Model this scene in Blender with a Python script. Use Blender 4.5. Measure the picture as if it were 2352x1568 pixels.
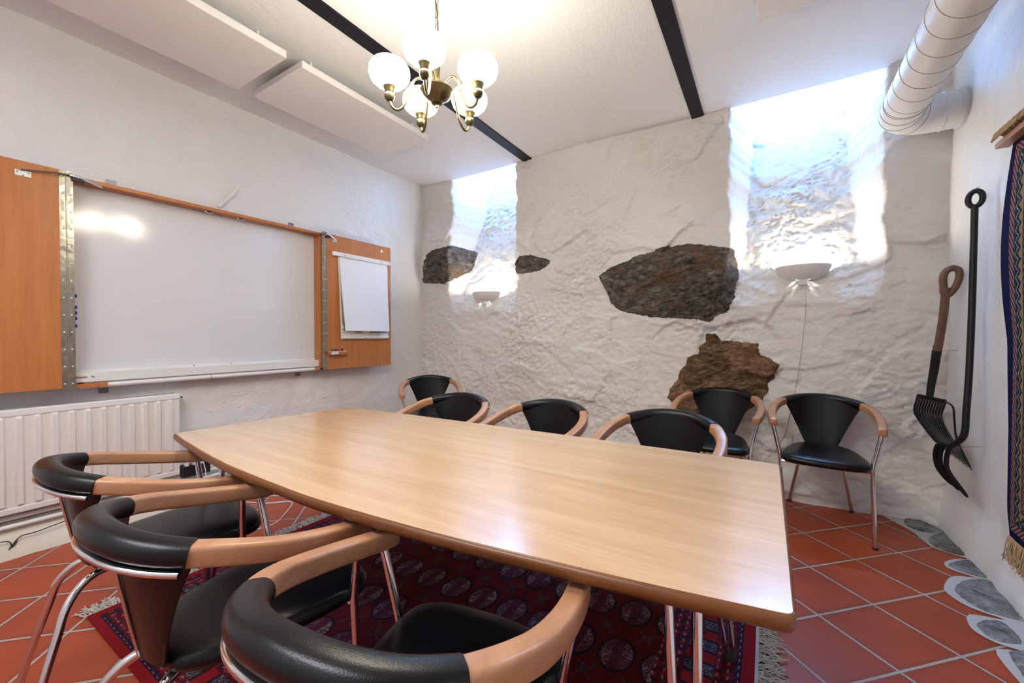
import bpy, math, random
from mathutils import Vector, Matrix, noise
random.seed(7)
PI = math.pi
for o in list(bpy.data.objects): bpy.data.objects.remove(o)
S = bpy.context.scene
COL = S.collection

# ------------------------------------------------------------------ camera
H = 1.18
YAW = math.radians(31.85); PITCH = math.radians(0.85)
cd = bpy.data.cameras.new('camera'); cam = bpy.data.objects.new('camera', cd); COL.objects.link(cam)
cd.sensor_width = 36.0; cd.lens = 940.0 / 2352.0 * 36.0; cd.clip_start = 0.02
cam.location = (0, 0, H)
cam.rotation_euler = (PI/2 - PITCH, 0, YAW)
S.camera = cam

# ------------------------------------------------------------------ world, lights, exposure
S.view_settings.view_transform = 'Standard'
S.view_settings.look = 'None'
S.view_settings.gamma = 1.0
S.view_settings.use_curve_mapping = False
S.view_settings.exposure = 0.5
w = bpy.data.worlds.new('sky'); S.world = w; w.use_nodes = True
bg = w.node_tree.nodes['Background']
bg.inputs[0].default_value = (0.21, 0.47, 1.0, 1); bg.inputs[1].default_value = 54.0

def area(name, loc, aim, sx, sy, power, color):
    l = bpy.data.lights.new(name, 'AREA'); l.shape = 'RECTANGLE'; l.size = sx; l.size_y = sy
    l.energy = power; l.color = color
    o = bpy.data.objects.new(name, l); COL.objects.link(o); o.location = loc
    d = Vector(aim) - Vector(loc); o.rotation_euler = d.to_track_quat('-Z', 'Y').to_euler()
    return o
DAY = (0.17, 0.46, 1.0)
area('daylight_shaft_left', (-2.62, 4.75, 4.35), (-2.62, 3.7, 2.1), 1.0, 1.1, 400, DAY)
area('daylight_shaft_right', (0.18, 4.75, 4.35), (0.18, 3.7, 2.1), 1.0, 1.1, 400, DAY)
for wx_ in (-2.48, .16):
    po = area('sky_portal', (wx_, 4.26, 3.165), (wx_, 3.0, 3.165), .52, .47, 1, (1,1,1)); po.data.cycles.is_portal = True
# added soft fill from overhead behind the camera, not a known lamp
area('rear_fill_light', (-1.3, -0.7, 2.88), (-1.3, -0.7, 0), 1.6, 0.6, 46, (0.90, 0.93, 1.0))
GLOBE_EMIT = 34.0
SCONCE_W = 11.0

# ------------------------------------------------------------------ node helper
class X:
    """tiny wrapper so that shader maths can be written as expressions"""
    nt = None
    def __init__(s, v): s.v = v
    @staticmethod
    def m(op, *a):
        n = X.nt.nodes.new('ShaderNodeMath'); n.operation = op
        for i, q in enumerate(a):
            q = q.v if isinstance(q, X) else q
            if isinstance(q, (int, float)): n.inputs[i].default_value = q
            else: X.nt.links.new(q, n.inputs[i])
        return X(n.outputs[0])
    def __add__(s, o): return X.m('ADD', s, o)
    __radd__ = __add__
    def __sub__(s, o): return X.m('SUBTRACT', s, o)
    def __rsub__(s, o): return X.m('SUBTRACT', o, s)
    def __mul__(s, o): return X.m('MULTIPLY', s, o)
    __rmul__ = __mul__
    def __truediv__(s, o): return X.m('DIVIDE', s, o)
    def lt(s, o): return X.m('LESS_THAN', s, o)
    def gt(s, o): return X.m('GREATER_THAN', s, o)
    def abs(s): return X.m('ABSOLUTE', s)
    def fr(s): return X.m('FRACT', s)
    def fl(s): return X.m('FLOOR', s)
    def sin(s): return X.m('SINE', s)
    def sqrt(s): return X.m('SQRT', s)
    def mn(s, o): return X.m('MINIMUM', s, o)
    def mx(s, o): return X.m('MAXIMUM', s, o)

def material(name, color=(.8,.8,.8), rough=.5, metal=0.0, spec=.5, coat=0.0):
    m = bpy.data.materials.new(name); m.use_nodes = True
    nt = m.node_tree; b = nt.nodes['Principled BSDF']
    b.inputs['Base Color'].default_value = (*color, 1)
    b.inputs['Roughness'].default_value = rough
    b.inputs['Metallic'].default_value = metal
    b.inputs['Specular IOR Level'].default_value = spec
    b.inputs['Coat Weight'].default_value = coat
    X.nt = nt
    return m, nt, b
def lk(nt, a, b): nt.links.new(a.v if isinstance(a, X) else a, b)
def coords(nt, kind='Object', scale=(1,1,1), rot=(0,0,0)):
    t = nt.nodes.new('ShaderNodeTexCoord'); mp = nt.nodes.new('ShaderNodeMapping')
    mp.inputs['Scale'].default_value = scale; mp.inputs['Rotation'].default_value = rot
    nt.links.new(t.outputs[kind], mp.inputs[0]); return mp.outputs[0]
def geo_pos(nt):
    g = nt.nodes.new('ShaderNodeNewGeometry'); return g.outputs['Position']
def mapped(nt, vec, scale=(1,1,1), rot=(0,0,0)):
    mp = nt.nodes.new('ShaderNodeMapping'); mp.inputs['Scale'].default_value = scale
    mp.inputs['Rotation'].default_value = rot; nt.links.new(vec, mp.inputs[0]); return mp.outputs[0]
def tnoise(nt, vec, scale, detail=4, rough=.55, dist=0):
    n = nt.nodes.new('ShaderNodeTexNoise'); n.inputs['Scale'].default_value = scale
    n.inputs['Detail'].default_value = detail; n.inputs['Roughness'].default_value = rough
    n.inputs['Distortion'].default_value = dist
    if vec is not None: nt.links.new(vec, n.inputs['Vector'])
    return n.outputs['Fac']
def ramp(nt, fac, stops):
    r = nt.nodes.new('ShaderNodeValToRGB'); e = r.color_ramp.elements
    while len(e) < len(stops): e.new(.5)
    for i, (p, c) in enumerate(stops): e[i].position = p; e[i].color = (*c, 1)
    nt.links.new(fac.v if isinstance(fac, X) else fac, r.inputs[0]); return r.outputs[0]
def mix(nt, fac, a, b):
    n = nt.nodes.new('ShaderNodeMix'); n.data_type = 'RGBA'
    for v, i in ((fac, 0), (a, 6), (b, 7)):
        if isinstance(v, X): v = v.v
        if isinstance(v, (int, float)): n.inputs[i].default_value = v
        elif isinstance(v, tuple): n.inputs[i].default_value = (*v, 1)
        else: nt.links.new(v, n.inputs[i])
    return n.outputs[2]
def bump(nt, b, height, strength=.5, dist=.01, normal=None):
    n = nt.nodes.new('ShaderNodeBump'); n.inputs['Strength'].default_value = strength
    n.inputs['Distance'].default_value = dist
    nt.links.new(height.v if isinstance(height, X) else height, n.inputs['Height'])
    if normal is not None: nt.links.new(normal, n.inputs['Normal'])
    nt.links.new(n.outputs[0], b.inputs['Normal']); return n.outputs[0]
def sep(nt, vec):
    n = nt.nodes.new('ShaderNodeSeparateXYZ'); nt.links.new(vec, n.inputs[0])
    return X(n.outputs[0]), X(n.outputs[1]), X(n.outputs[2])

# ------------------------------------------------------------------ materials
M = {}
def simple(name, color, rough=.5, metal=0.0, spec=.5):
    M[name] = material(name, color, rough, metal, spec)[0]
simple('chrome', (.72,.72,.74), .09, 1.0)
simple('dark_steel', (.22,.22,.23), .32, 1.0)
simple('zinc', (.62,.63,.64), .3, 1.0)
simple('white_plastic', (.80,.80,.80), .35)
simple('white_metal', (.76,.75,.73), .5, 0, .3)
simple('black_plastic', (.012,.012,.013), .4)
simple('white_cable', (.72,.72,.70), .5)
simple('blue_magnet', (.008,.01,.28), .35)
simple('paper', (.82,.83,.86), .7)
simple('card', (.42,.33,.22), .8)
simple('seam', (.30,.27,.25), .6)
simple('marker_green', (.01,.06,.04), .4); simple('marker_blue', (.012,.008,.12), .4)
simple('marker_red', (.42,.003,.015), .4); simple('marker_black', (.008,.005,.006), .4)
simple('sticker', (.75,.78,.85), .4)
simple('print_purple', (.30,.22,.42), .6); simple('print_orange', (.30,.10,.015), .6)
simple('hook', (.30,.24,.18), .35, 1.0)
simple('fringe', (.50,.46,.38), .9); simple('fringe_tan', (.46,.33,.19), .9)
simple('selvedge', (.42,.42,.42), .9)
simple('rubber', (.02,.02,.02), .7)

m, nt, b = material('brass', (.28,.20,.085), .36, 1.0)
n = tnoise(nt, coords(nt), 40, 3); lk(nt, ramp(nt, n, [(.3,(.10,.08,.04)),(.7,(.19,.15,.075))]), b.inputs['Base Color']); M['brass'] = m
m, nt, b = material('black_iron', (.004,.004,.005), .42, .0, .35)
bump(nt, b, tnoise(nt, coords(nt), 60, 3), .2, .002); M['iron'] = m
m, nt, b = material('hinge_steel', (.36,.34,.29), .27, 1.0)
v = coords(nt); bump(nt, b, tnoise(nt, mapped(nt, v, (1,1,1)), 14, 2), .35, .01); M['hinge'] = m

def plaster(name, c1, c2, coarse, fine, cs=3.0, fs=40.0):
    m, nt, b = material(name, c1, .85, 0, .25)
    v = geo_pos(nt)
    lk(nt, ramp(nt, tnoise(nt, v, 1.3, 3), [(.35, c1), (.7, c2)]), b.inputs['Base Color'])
    n1 = bump(nt, b, tnoise(nt, v, cs, 6, .6, .6), coarse, .03)
    bump(nt, b, tnoise(nt, v, fs, 6, .65), fine, .004, n1)
    M[name] = m; return m
plaster('plaster_left', (.80,.79,.79), (.76,.75,.73), .95, 1.0, 6, 32)
plaster('plaster_right', (.80,.80,.80), (.77,.76,.74), .35, .8, 6, 45)
plaster('plaster_stone', (.78,.765,.745), (.72,.69,.65), .45, .75, 13, 55)
plaster('plaster_back', (.74,.73,.72), (.70,.68,.66), .2, .4)
plaster('footing', (.70,.64,.55), (.62,.55,.44), .3, .6, 14, 60)
plaster('mortar', (.52,.52,.51), (.46,.46,.45), .3, .5, 14, 60)
# ceiling: painted board-marked concrete
m, nt, b = material('ceiling_paint', (.80,.80,.81), .6, 0, .35)
v = geo_pos(nt); x, y, z = sep(nt, v)
line = ((x / .155).fr() - .5).abs().gt(.488)
wob = X(tnoise(nt, mapped(nt, v, (20,2,1)), 2, 4))
h_ = X(tnoise(nt, mapped(nt, v, (6,2.2,1)), 6, 7, .7)) * .8 - line * wob * .12
bump(nt, b, h_, .9, .012); M['ceiling'] = m
simple('beam_black', (.007,.007,.014), .5, 0, .25)
simple('panel_white', (.76,.74,.74), .85)

# floor tiles, laid on the diagonal
m, nt, b = material('floor_tiles', (.4,.1,.05), .42, 0, .3)
v = geo_pos(nt); x, y, z = sep(nt, v)
r2 = 1/math.sqrt(2)/.300
u_ = ((x - .195) + (y - 2.135)) * r2; v_ = ((y - 2.135) - (x - .195)) * r2
wn = nt.nodes.new('ShaderNodeTexWhiteNoise'); cb = nt.nodes.new('ShaderNodeCombineXYZ')
lk(nt, u_.fl(), cb.inputs[0]); lk(nt, v_.fl(), cb.inputs[1]); nt.links.new(cb.outputs[0], wn.inputs[0])
jit = (X(tnoise(nt, v, 25, 3)) - .5) * .012
gd = (((u_.fr() - .5).abs()).mx((v_.fr() - .5).abs()) + jit)
grout = gd.gt(.484)
tilec = mix(nt, X(tnoise(nt, v, 5, 5)) * .8 + X(wn.outputs[0]) * .35 - .05, (.25,.036,.012), (.45,.080,.028))
edge = X.m('SMOOTH_MIN', X.m('MAXIMUM', (gd - .40) / .084, 0.0), 1.0, .1)
tilec = mix(nt, edge * X(tnoise(nt, v, 9, 4)) * .75, tilec, (.13,.032,.018))
lk(nt, mix(nt, grout, tilec, (.40,.36,.33)), b.inputs['Base Color'])
lk(nt, .34 + grout * .5 + X(tnoise(nt, v, 7, 4)) * .14, b.inputs['Roughness'])
bump(nt, b, (gd - .476).mx(0.0) * -40.0 + X(tnoise(nt, v, 6, 4)) * .35, .5, .003); M['tiles'] = m

# grey rock in floor
def rock(name, stops, sc, bs, stretch=(1,1,1), rot=(0,0,0), tint=None):
    m, nt, b = material(name, (.3,.3,.3), .75, 0, .3)
    v = mapped(nt, geo_pos(nt), stretch, rot)
    c = ramp(nt, X(tnoise(nt, v, sc, 10, .72, .5)), stops)
    if tint:
        c = mix(nt, ramp(nt, tnoise(nt, geo_pos(nt), tint[0], 4, .6, 1.0), [(.50,(0,0,0)),(.66,(1,1,1))]), c,
                ramp(nt, tnoise(nt, v, sc*1.7, 8, .7), [(.35, tint[1]), (.65, tint[2])]))
    sp = ramp(nt, tnoise(nt, v, sc*9, 4, .8), [(.36,(.35,.35,.35)),(.6,(1,1,1))])
    mm = nt.nodes.new('ShaderNodeMix'); mm.data_type = 'RGBA'; mm.blend_type = 'MULTIPLY'; mm.inputs[0].default_value = .75
    nt.links.new(c, mm.inputs[6]); nt.links.new(sp, mm.inputs[7]); nt.links.new(mm.outputs[2], b.inputs['Base Color'])
    n1 = bump(nt, b, tnoise(nt, v, sc, 10, .7, .8), bs, .03)
    M[name] = m
rock('rock_floor', [(.32,(.04,.04,.035)),(.44,(.20,.21,.21)),(.62,(.40,.42,.44))], 12, .6, (1,1.4,1), (0,0,.5), (4, (.06,.055,.04), (.30,.28,.25)))
rock('rock_dark', [(.33,(.03,.027,.024)),(.5,(.15,.13,.11)),(.68,(.36,.33,.29))], 13, .9, (1,1,1.8), (0,.5,0), (3.2, (.11,.075,.035), (.30,.17,.10)))
rock('rock_brown', [(.33,(.035,.028,.015)),(.5,(.18,.11,.05)),(.68,(.44,.30,.20))], 7, .9, (1,1,2.6), (0,.2,0), (3.5, (.24,.08,.03), (.50,.30,.20)))

# woods
def wood(name, c1, c2, c3, stretch, rough=.35, sc=6, coat=0.0, gs=30):
    m, nt, b = material(name, c1, rough, 0, .5, coat)
    v = coords(nt, 'Object', stretch)
    n = tnoise(nt, v, sc, 6, .6, .6); f = tnoise(nt, mapped(nt, v, (1,1,1)), gs, 4, .7)
    c = ramp(nt, X(n)*.7 + X(f)*.3, [(.32, c1), (.5, c2), (.68, c3)])
    nt.links.new(c, b.inputs['Base Color']); bump(nt, b, f, .08, .001); b.inputs['Coat Roughness'].default_value = .2; M[name] = m
wood('table_top', (.57,.35,.18), (.64,.41,.23), (.71,.48,.29), (.35,5,5), .24, 4, 1.0)
wood('table_edge', (.13,.042,.010), (.17,.058,.015), (.22,.08,.024), (.4,6,6), .35, 6)
wood('beech_arm', (.38,.18,.085), (.46,.23,.12), (.54,.29,.165), (6,1.4,6), .33, 5)
wood('board_veneer', (.40,.135,.035), (.48,.17,.045), (.55,.21,.065), (5,5,.28), .38, 5)
wood('fork_handle', (.07,.03,.02), (.14,.065,.04), (.22,.11,.07), (12,12,1.2), .5, 5)
m, nt, b = material('black_leather', (.003,.003,.0045), .32, 0, .33)
v = coords(nt); vo = nt.nodes.new('ShaderNodeTexVoronoi'); vo.inputs['Scale'].default_value = 420; nt.links.new(v, vo.inputs['Vector'])
bump(nt, b, X(vo.outputs['Distance']) + X(tnoise(nt, v, 90, 3)) * .6, .12, .0012); M['leather'] = m
m, nt, b = material('whiteboard_enamel', (.70,.70,.72), .13, 0, .5)
bump(nt, b, tnoise(nt, coords(nt), 5, 2), .04, .01); M['enamel'] = m
m, nt, b = material('crinkled_film', (.80,.79,.78), .35, 0, .5)
bump(nt, b, tnoise(nt, coords(nt), 14, 4, .6, 1.0), .8, .02); M['film'] = m
m, nt, b = material('radiator_paint', (.74,.70,.66), .35, 0, .5); M['radiator'] = m

def emissive(name, col, st):
    m = bpy.data.materials.new(name); m.use_nodes = True; nt = m.node_tree
    nt.nodes.remove(nt.nodes['Principled BSDF']); e = nt.nodes.new('ShaderNodeEmission')
    e.inputs[0].default_value = (*col, 1); e.inputs[1].default_value = st
    nt.links.new(e.outputs[0], nt.nodes['Material Output'].inputs[0]); M[name] = m
emissive('globe_glass', (1.0,.93,.74), GLOBE_EMIT)
emissive('bulb', (1.0,.95,.85), 10)
m, nt, b = material('window_glass', (1,1,1), .02)
tr_ = nt.nodes.new('ShaderNodeBsdfTransparent'); mx_ = nt.nodes.new('ShaderNodeMixShader'); mx_.inputs[0].default_value = .07
nt.links.new(tr_.outputs[0], mx_.inputs[1]); nt.links.new(b.outputs[0], mx_.inputs[2]); nt.links.new(mx_.outputs[0], nt.nodes['Material Output'].inputs[0]); M['glass'] = m

# oriental rug under the table: pattern in world x,y
RX0, RX1, RY0, RY1 = -2.40, -.025, .50, 2.12
m, nt, b = material('red_rug', (.2,.01,.01), .92, 0, .15)
v = geo_pos(nt); x, y, z = sep(nt, v)
def fbm(s, d=2): return X(tnoise(nt, v, s, d))
wx = x + (fbm(60) - .5) * .008; wy = y + (fbm(57, 3) - .5) * .008
cx = (((wx + 1.3715) / .152 + .5).fr() - .5) * .152; cy = (((wy - 1.47) / .26 + .5).fr() - .5) * .26
rr = ((cx / .061) * (cx / .061) + (cy / .080) * (cy / .080)).sqrt() + ((fbm(90) - .5) * .12)
ox = (((wx + 1.3715) / .152).fr() - .5) * .152; oy = (((wy - 1.47) / .26).fr() - .5) * .26
cross = (ox.abs() - oy.abs() * .8).abs().lt(.008) * (ox.abs()).lt(.032) * oy.abs().lt(.038)
star = ((ox*ox + oy*oy).sqrt()).lt(.016) + cross
gridl = ((cx.abs()).lt(.0022) + (cy.abs()).lt(.0022)).mn(1.0)
fleck = X(tnoise(nt, mapped(nt, v, (1,1,1)), 95, 1, .4, 1.6))
fleckm = (fleck - .5).abs().lt(.016)
red = mix(nt, fbm(220, 2), (.055,.001,.002), (.10,.002,.003))
col = mix(nt, gridl * .8, red, (.012,.006,.012))
col = mix(nt, star.mn(1.0) * .85, col, (.022,.008,.014))
col = mix(nt, star.mn(1.0) * fleckm * .7, col, (.28,.16,.12))
col = mix(nt, rr.lt(1.12), col, (.012,.004,.008))
col = mix(nt, rr.lt(.98), col, (.055,.004,.012))
lobe = (cx.abs().gt(.018)) * rr.lt(.93)
qd = (cx * cy).gt(0.0)
col = mix(nt, rr.lt(.95) * fleckm * .5, col, (.22,.12,.15))
col = mix(nt, lobe * (fleck - .5).abs().lt(.022) * (qd * .6 + .3), col, (.50,.47,.50))
# borders
de = ((x - RX0).mn(RX1 - x)); dn = ((y - RY0).mn(RY1 - y))
bd = (de / 1.35).mn(dn)                       # end borders wider than the side borders
along = (de / 1.35).lt(dn); t = wy * along + wx * (1.0 - along)
bandi = (bd / .0235).fl()
bwn = nt.nodes.new('ShaderNodeTexWhiteNoise'); bwn.noise_dimensions = '1D'; lk(nt, bandi, bwn.inputs['W'])
bw = X(bwn.outputs[0])
dots = ((t * 170.0).sin().gt(.2)) * (((bd / .0235).fr() - .5).abs().lt(.10))
blocks = ((t * 110.0 + bandi * 2.0).sin().gt(.25)) * (((bd / .0235).fr() - .5).abs().lt(.32))
bcol = mix(nt, bw, (.015,.004,.012), (.065,.003,.010))
bcol = mix(nt, blocks * bw.gt(.45), bcol, (.17,.006,.010))
bcol = mix(nt, blocks * bw.lt(.35), bcol, (.010,.006,.020))
bcol = mix(nt, dots * .55, bcol, (.30,.20,.20))
bcol = mix(nt, fleckm * fbm(30).gt(.55) * .5, bcol, (.24,.13,.13))
# central border row of large motifs
mb = (bd - .125).abs().lt(.034); mt = ((t / .125).fr() - .5).abs()
mcol = mix(nt, mt.lt(.30), (.20,.006,.008), (.016,.006,.016))
mcol = mix(nt, mt.lt(.20) * fleckm, mcol, (.45,.42,.42))
bcol = mix(nt, mb, bcol, mcol)
col = mix(nt, bd.lt(.225), col, bcol)
col = mix(nt, bd.lt(.030), col, (.19,.004,.007))
col = mix(nt, (bd - .032).abs().lt(.002), col, (.008,.004,.02))
nt.links.new(col, b.inputs['Base Color']); bump(nt, b, tnoise(nt, v, 500, 2), .5, .002); M['rug'] = m

# wall rug: pattern in world y,z   (edge nearest the corner at y = WRY)
WRY0, WRY1, WRZ0, WRZ1 = 1.55, 2.765, .28, 2.055
m, nt, b = material('wall_carpet', (.1,.02,.05), .95, 0, .1)
v = geo_pos(nt); x, y, z = sep(nt, v)
ed = ((WRY1 - y).mn(y - WRY0)).mn(z - WRZ0).mn(WRZ1 - z)
al = ((WRY1 - y).mn(y - WRY0)).lt((z - WRZ0).mn(WRZ1 - z)); t = z * al + y * (1.0 - al)
jn = (X(tnoise(nt, v, 120, 2)) - .5) * .012
e2 = ed + jn
zig = (((t / .052).fr() - .5).abs() * 4.0 - 1.0) * .013 + (X(tnoise(nt, v, 60, 2)) - .5) * .02
dash = (t * 190.0 + e2 * 300.0).sin()
col = mix(nt, dash.gt(.1), (.24,.18,.16), (.11,.008,.02))
col = mix(nt, e2.gt(.072), col, (.008,.032,.036))
zz = (e2 - .108 - zig)
col = mix(nt, zz.gt(.0) * e2.gt(.072), col, (.28,.19,.06))
col = mix(nt, (zz).abs().lt(.008) * e2.gt(.072), col, (.010,.014,.07))
col = mix(nt, (zz + .014).abs().lt(.004) * e2.gt(.072), col, (.28,.25,.13))
col = mix(nt, (e2 - .140).gt(0), col, mix(nt, dash.gt(.0), (.24,.18,.16), (.11,.008,.02)))
col = mix(nt, (e2 - .145).abs().lt(.004), col, (.02,.015,.05))
inn = X(tnoise(nt, v, 26, 3, .6, 2.0))
icol = mix(nt, inn.gt(.56), (.20,.02,.035), (.42,.32,.20)); icol = mix(nt, inn.lt(.42), icol, (.012,.02,.10))
col = mix(nt, e2.gt(.19), col, icol)
col = mix(nt, ed.lt(.032), col, (.007,.007,.042))
nt.links.new(col, b.inputs['Base Color']); bump(nt, b, tnoise(nt, v, 400, 2), .7, .004); M['wallrug'] = m

# ------------------------------------------------------------------ mesh helpers
class MB:
    def __init__(s): s.v = []; s.f = []
    def add(s, vs, fs):
        o = len(s.v); s.v += [tuple(p) for p in vs]; s.f += [tuple(i + o for i in f) for f in fs]; return s
    def box(s, c, d, rz=0, ry=0, rx=0):
        R = Matrix.Rotation(rz, 3, 'Z') @ Matrix.Rotation(ry, 3, 'Y') @ Matrix.Rotation(rx, 3, 'X'); c = Vector(c)
        vs = [c + R @ Vector((sx*d[0]/2, sy*d[1]/2, sz*d[2]/2)) for sx in (-1,1) for sy in (-1,1) for sz in (-1,1)]
        return s.add(vs, [(0,1,3,2),(4,6,7,5),(0,4,5,1),(2,3,7,6),(0,2,6,4),(1,5,7,3)])
    def b2(s, a, b_):
        return s.box([(a[i]+b_[i])/2 for i in range(3)], [abs(b_[i]-a[i]) for i in range(3)])
    def loft(s, rings, closed=True, cap=True):
        n = len(rings[0]); vs = [p for r in rings for p in r]; fs = []
        for i in range(len(rings)-1):
            for j in range(n if closed else n-1):
                k = (j+1) % n
                fs.append((i*n+j, i*n+k, (i+1)*n+k, (i+1)*n+j))
        if cap: fs.append(tuple(range(n-1,-1,-1))); fs.append(tuple((len(rings)-1)*n + j for j in range(n)))
        return s.add(vs, fs)
    def tube(s, pts, r, n=10, cap=True):
        pts = [Vector(p) for p in pts]; rings = []
        rs = r if isinstance(r, (list, tuple)) else [r]*len(pts)
        t0 = (pts[1]-pts[0]).normalized(); up = Vector((0,0,1)) if abs(t0.z) < .9 else Vector((1,0,0))
        nrm = t0.cross(up).normalized()
        for i, p in enumerate(pts):
            a = pts[max(0,i-1)]; c = pts[min(len(pts)-1,i+1)]; t = (c-a).normalized()
            nrm = (nrm - t*nrm.dot(t)).normalized(); bn = t.cross(nrm)
            rings.append([p + (nrm*math.cos(2*PI*k/n) + bn*math.sin(2*PI*k/n))*rs[i] for k in range(n)])
        return s.loft(rings, True, cap)
    def sweep(s, pts, sec, scales=None, upv=(0,0,1)):
        """sec: (side, up) section; side stays horizontal"""
        pts = [Vector(p) for p in pts]; rings = []; upv = Vector(upv)
        for i, p in enumerate(pts):
            t = (pts[min(len(pts)-1,i+1)] - pts[max(0,i-1)]).normalized()
            side = t.cross(upv).normalized(); u = side.cross(t)
            k = scales[i] if scales else 1
            rings.append([p + side*a*k + u*c*k for a, c in sec])
        return s.loft(rings)
    def lathe(s, prof, c=(0,0,0), n=24, a0=0, a1=2*PI, sy=1.0, axis='Z'):
        full = abs(a1-a0-2*PI) < 1e-4; m_ = n if full else n+1; vs = []; fs = []
        for r, z in prof:
            for k in range(m_):
                a = a0 + (a1-a0)*k/n; q = (r*math.cos(a), r*math.sin(a)*sy, z)
                if axis == 'X': q = (q[2], q[0], q[1])
                if axis == 'Y': q = (q[0], q[2], q[1])
                vs.append((c[0]+q[0], c[1]+q[1], c[2]+q[2]))
        for i in range(len(prof)-1):
            for k in range(m_ if full else n):
                j = (k+1) % m_; fs.append((i*m_+k, i*m_+j, (i+1)*m_+j, (i+1)*m_+k))
        return s.add(vs, fs)
    def obj(s, name, mat, parent=None, smooth=True, bevel=0, seg=2, angle=40):
        me = bpy.data.meshes.new(name); me.from_pydata(s.v, [], s.f); me.update()
        me.materials.append(M[mat] if isinstance(mat, str) else mat)
        import bmesh
        bm = bmesh.new(); bm.from_mesh(me); bmesh.ops.recalc_face_normals(bm, faces=bm.faces); bm.to_mesh(me); bm.free()
        if smooth:
            me.polygons.foreach_set('use_smooth', [True]*len(me.polygons))
            try: me.set_sharp_from_angle(angle=math.radians(angle))
            except Exception: pass
        o = bpy.data.objects.new(name, me); COL.objects.link(o)
        if parent: o.parent = parent
        if bevel:
            mo = o.modifiers.new('bevel', 'BEVEL'); mo.width = bevel; mo.segments = seg; mo.limit_method = 'ANGLE'
        return o
def thing(name, label, cat, loc=(0,0,0), rz=0, group=None):
    o = bpy.data.objects.new(name, None); o.empty_display_size = .05; COL.objects.link(o)
    o.location = loc; o.rotation_euler = (0,0,rz); o['label'] = label; o['category'] = cat
    if group: o['group'] = group
    return o
def tag(o, label, cat, group=None):
    o['label'] = label; o['category'] = cat
    if group: o['group'] = group
    return o
def struct(o): o['kind'] = 'structure'; return o
def cat(pts, n=6, closed=False):
    """Catmull-Rom through pts"""
    P_ = [Vector(p) for p in pts]; out = []
    L = len(P_)
    for i in range(L if closed else L-1):
        if closed: a, b_, c, d = P_[(i-1)%L], P_[i], P_[(i+1)%L], P_[(i+2)%L]
        else: a, b_, c, d = P_[max(0,i-1)], P_[i], P_[i+1], P_[min(L-1,i+2)]
        for k in range(n):
            t = k/n
            out.append(.5*((2*b_) + (c-a)*t + (2*a-5*b_+4*c-d)*t*t + (3*b_-a-3*c+d)*t**3))
    if not closed: out.append(P_[-1])
    return out
def rrect(w_, h_, r, n=4):
    pts = []
    for cx_, cy_, a0 in ((w_/2-r, h_/2-r, 0), (-w_/2+r, h_/2-r, PI/2), (-w_/2+r, -h_/2+r, PI), (w_/2-r, -h_/2+r, 1.5*PI)):
        for k in range(n+1):
            a = a0 + PI/2*k/n; pts.append((cx_ + r*math.cos(a), cy_ + r*math.sin(a)))
    return pts
def sstep(a, b_, x):
    t = min(1, max(0, (x-a)/(b_-a))); return t*t*(3-2*t)
def lerp_table(tb, x):
    if x <= tb[0][0]: return tb[0][1]
    for (a, va), (b_, vb) in zip(tb, tb[1:]):
        if x <= b_: return va + (vb-va)*(x-a)/(b_-a)
    return tb[-1][1]

# ------------------------------------------------------------------ room shell
XL, XR, YS, YB, ZC = -3.50, .96, 3.62, -1.5, 2.95
NICHES = [(-2.62, .43), (.20, .455)]
DEPTH = [(1.44, 0), (1.60, .10), (1.78, .20), (2.0, .27), (2.3, .36), (2.6, .46), (2.93, .56), (3.5, .64)]
def facets(x, z, s, k, seed):
    d, p = noise.voronoi(Vector((x*s, z*s*1.5, seed)))
    c = p[0]; h_ = noise.cell_vector(Vector((c.x*7.3+seed, c.y*5.1, 3.7)))
    dx = x*s - c.x; dz = z*s*1.5 - c.y
    return k*((h_.x-.5)*1.5*dx + (h_.y-.5)*1.5*dz + (h_.z-.5)*.5)
def wall_y(x, z):
    wx_ = x + .04*noise.noise(Vector((x*3, z*3, 5))); wz_ = z + .04*noise.noise(Vector((x*3, z*3, 9)))
    y = YS - .02
    y += .045*noise.noise(Vector((x*1.1, z*1.3, 2.0)))
    y += facets(wx_, wz_, 2.6, .030, 1.3) + facets(wx_+wz_*.4, wz_, 7.0, .011, 8.1)
    y += .006*noise.fractal(Vector((x*14, z*17, 4.0)), .9, 2.0, 4)
    q = noise.ridged_multi_fractal(Vector((x*2.2+z*.8, z*4.2, 1.0)), 1.0, 2.1, 4, 1.0, 2.0); y += .009*(q-1.2)
    a_ = noise.fractal(Vector((x*2.6+z*1.2, z*5.5-x*1.6, 7.0)), .8, 2.1, 5)*2.4; a_ -= math.floor(a_)
    y += (.004 + .030*max(0, .25+noise.noise(Vector((x*1.7, z*1.7, 21)))))*((a_-.14)/.86 - .5 if a_ > .14 else .5 - a_/.14)
    y -= .085*(1-sstep(0, .55, z))*(.75 + .5*noise.noise(Vector((x*2, z*3, 0))))
    for xc, hw in NICHES:
        D = lerp_table(DEPTH, z + .05*noise.noise(Vector((x*3, 7.7, 0))))
        if D > 0:
            wob = .030*noise.noise(Vector((z*5, xc + (3 if x > xc else 0), 1))) + .012*noise.noise(Vector((z*17, xc + (5 if x > xc else 0), 4)))
            e = hw + wob - abs(x-xc)
            y += D*min(1, max(0, e/(.045 + .20*D)))
    return y
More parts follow.
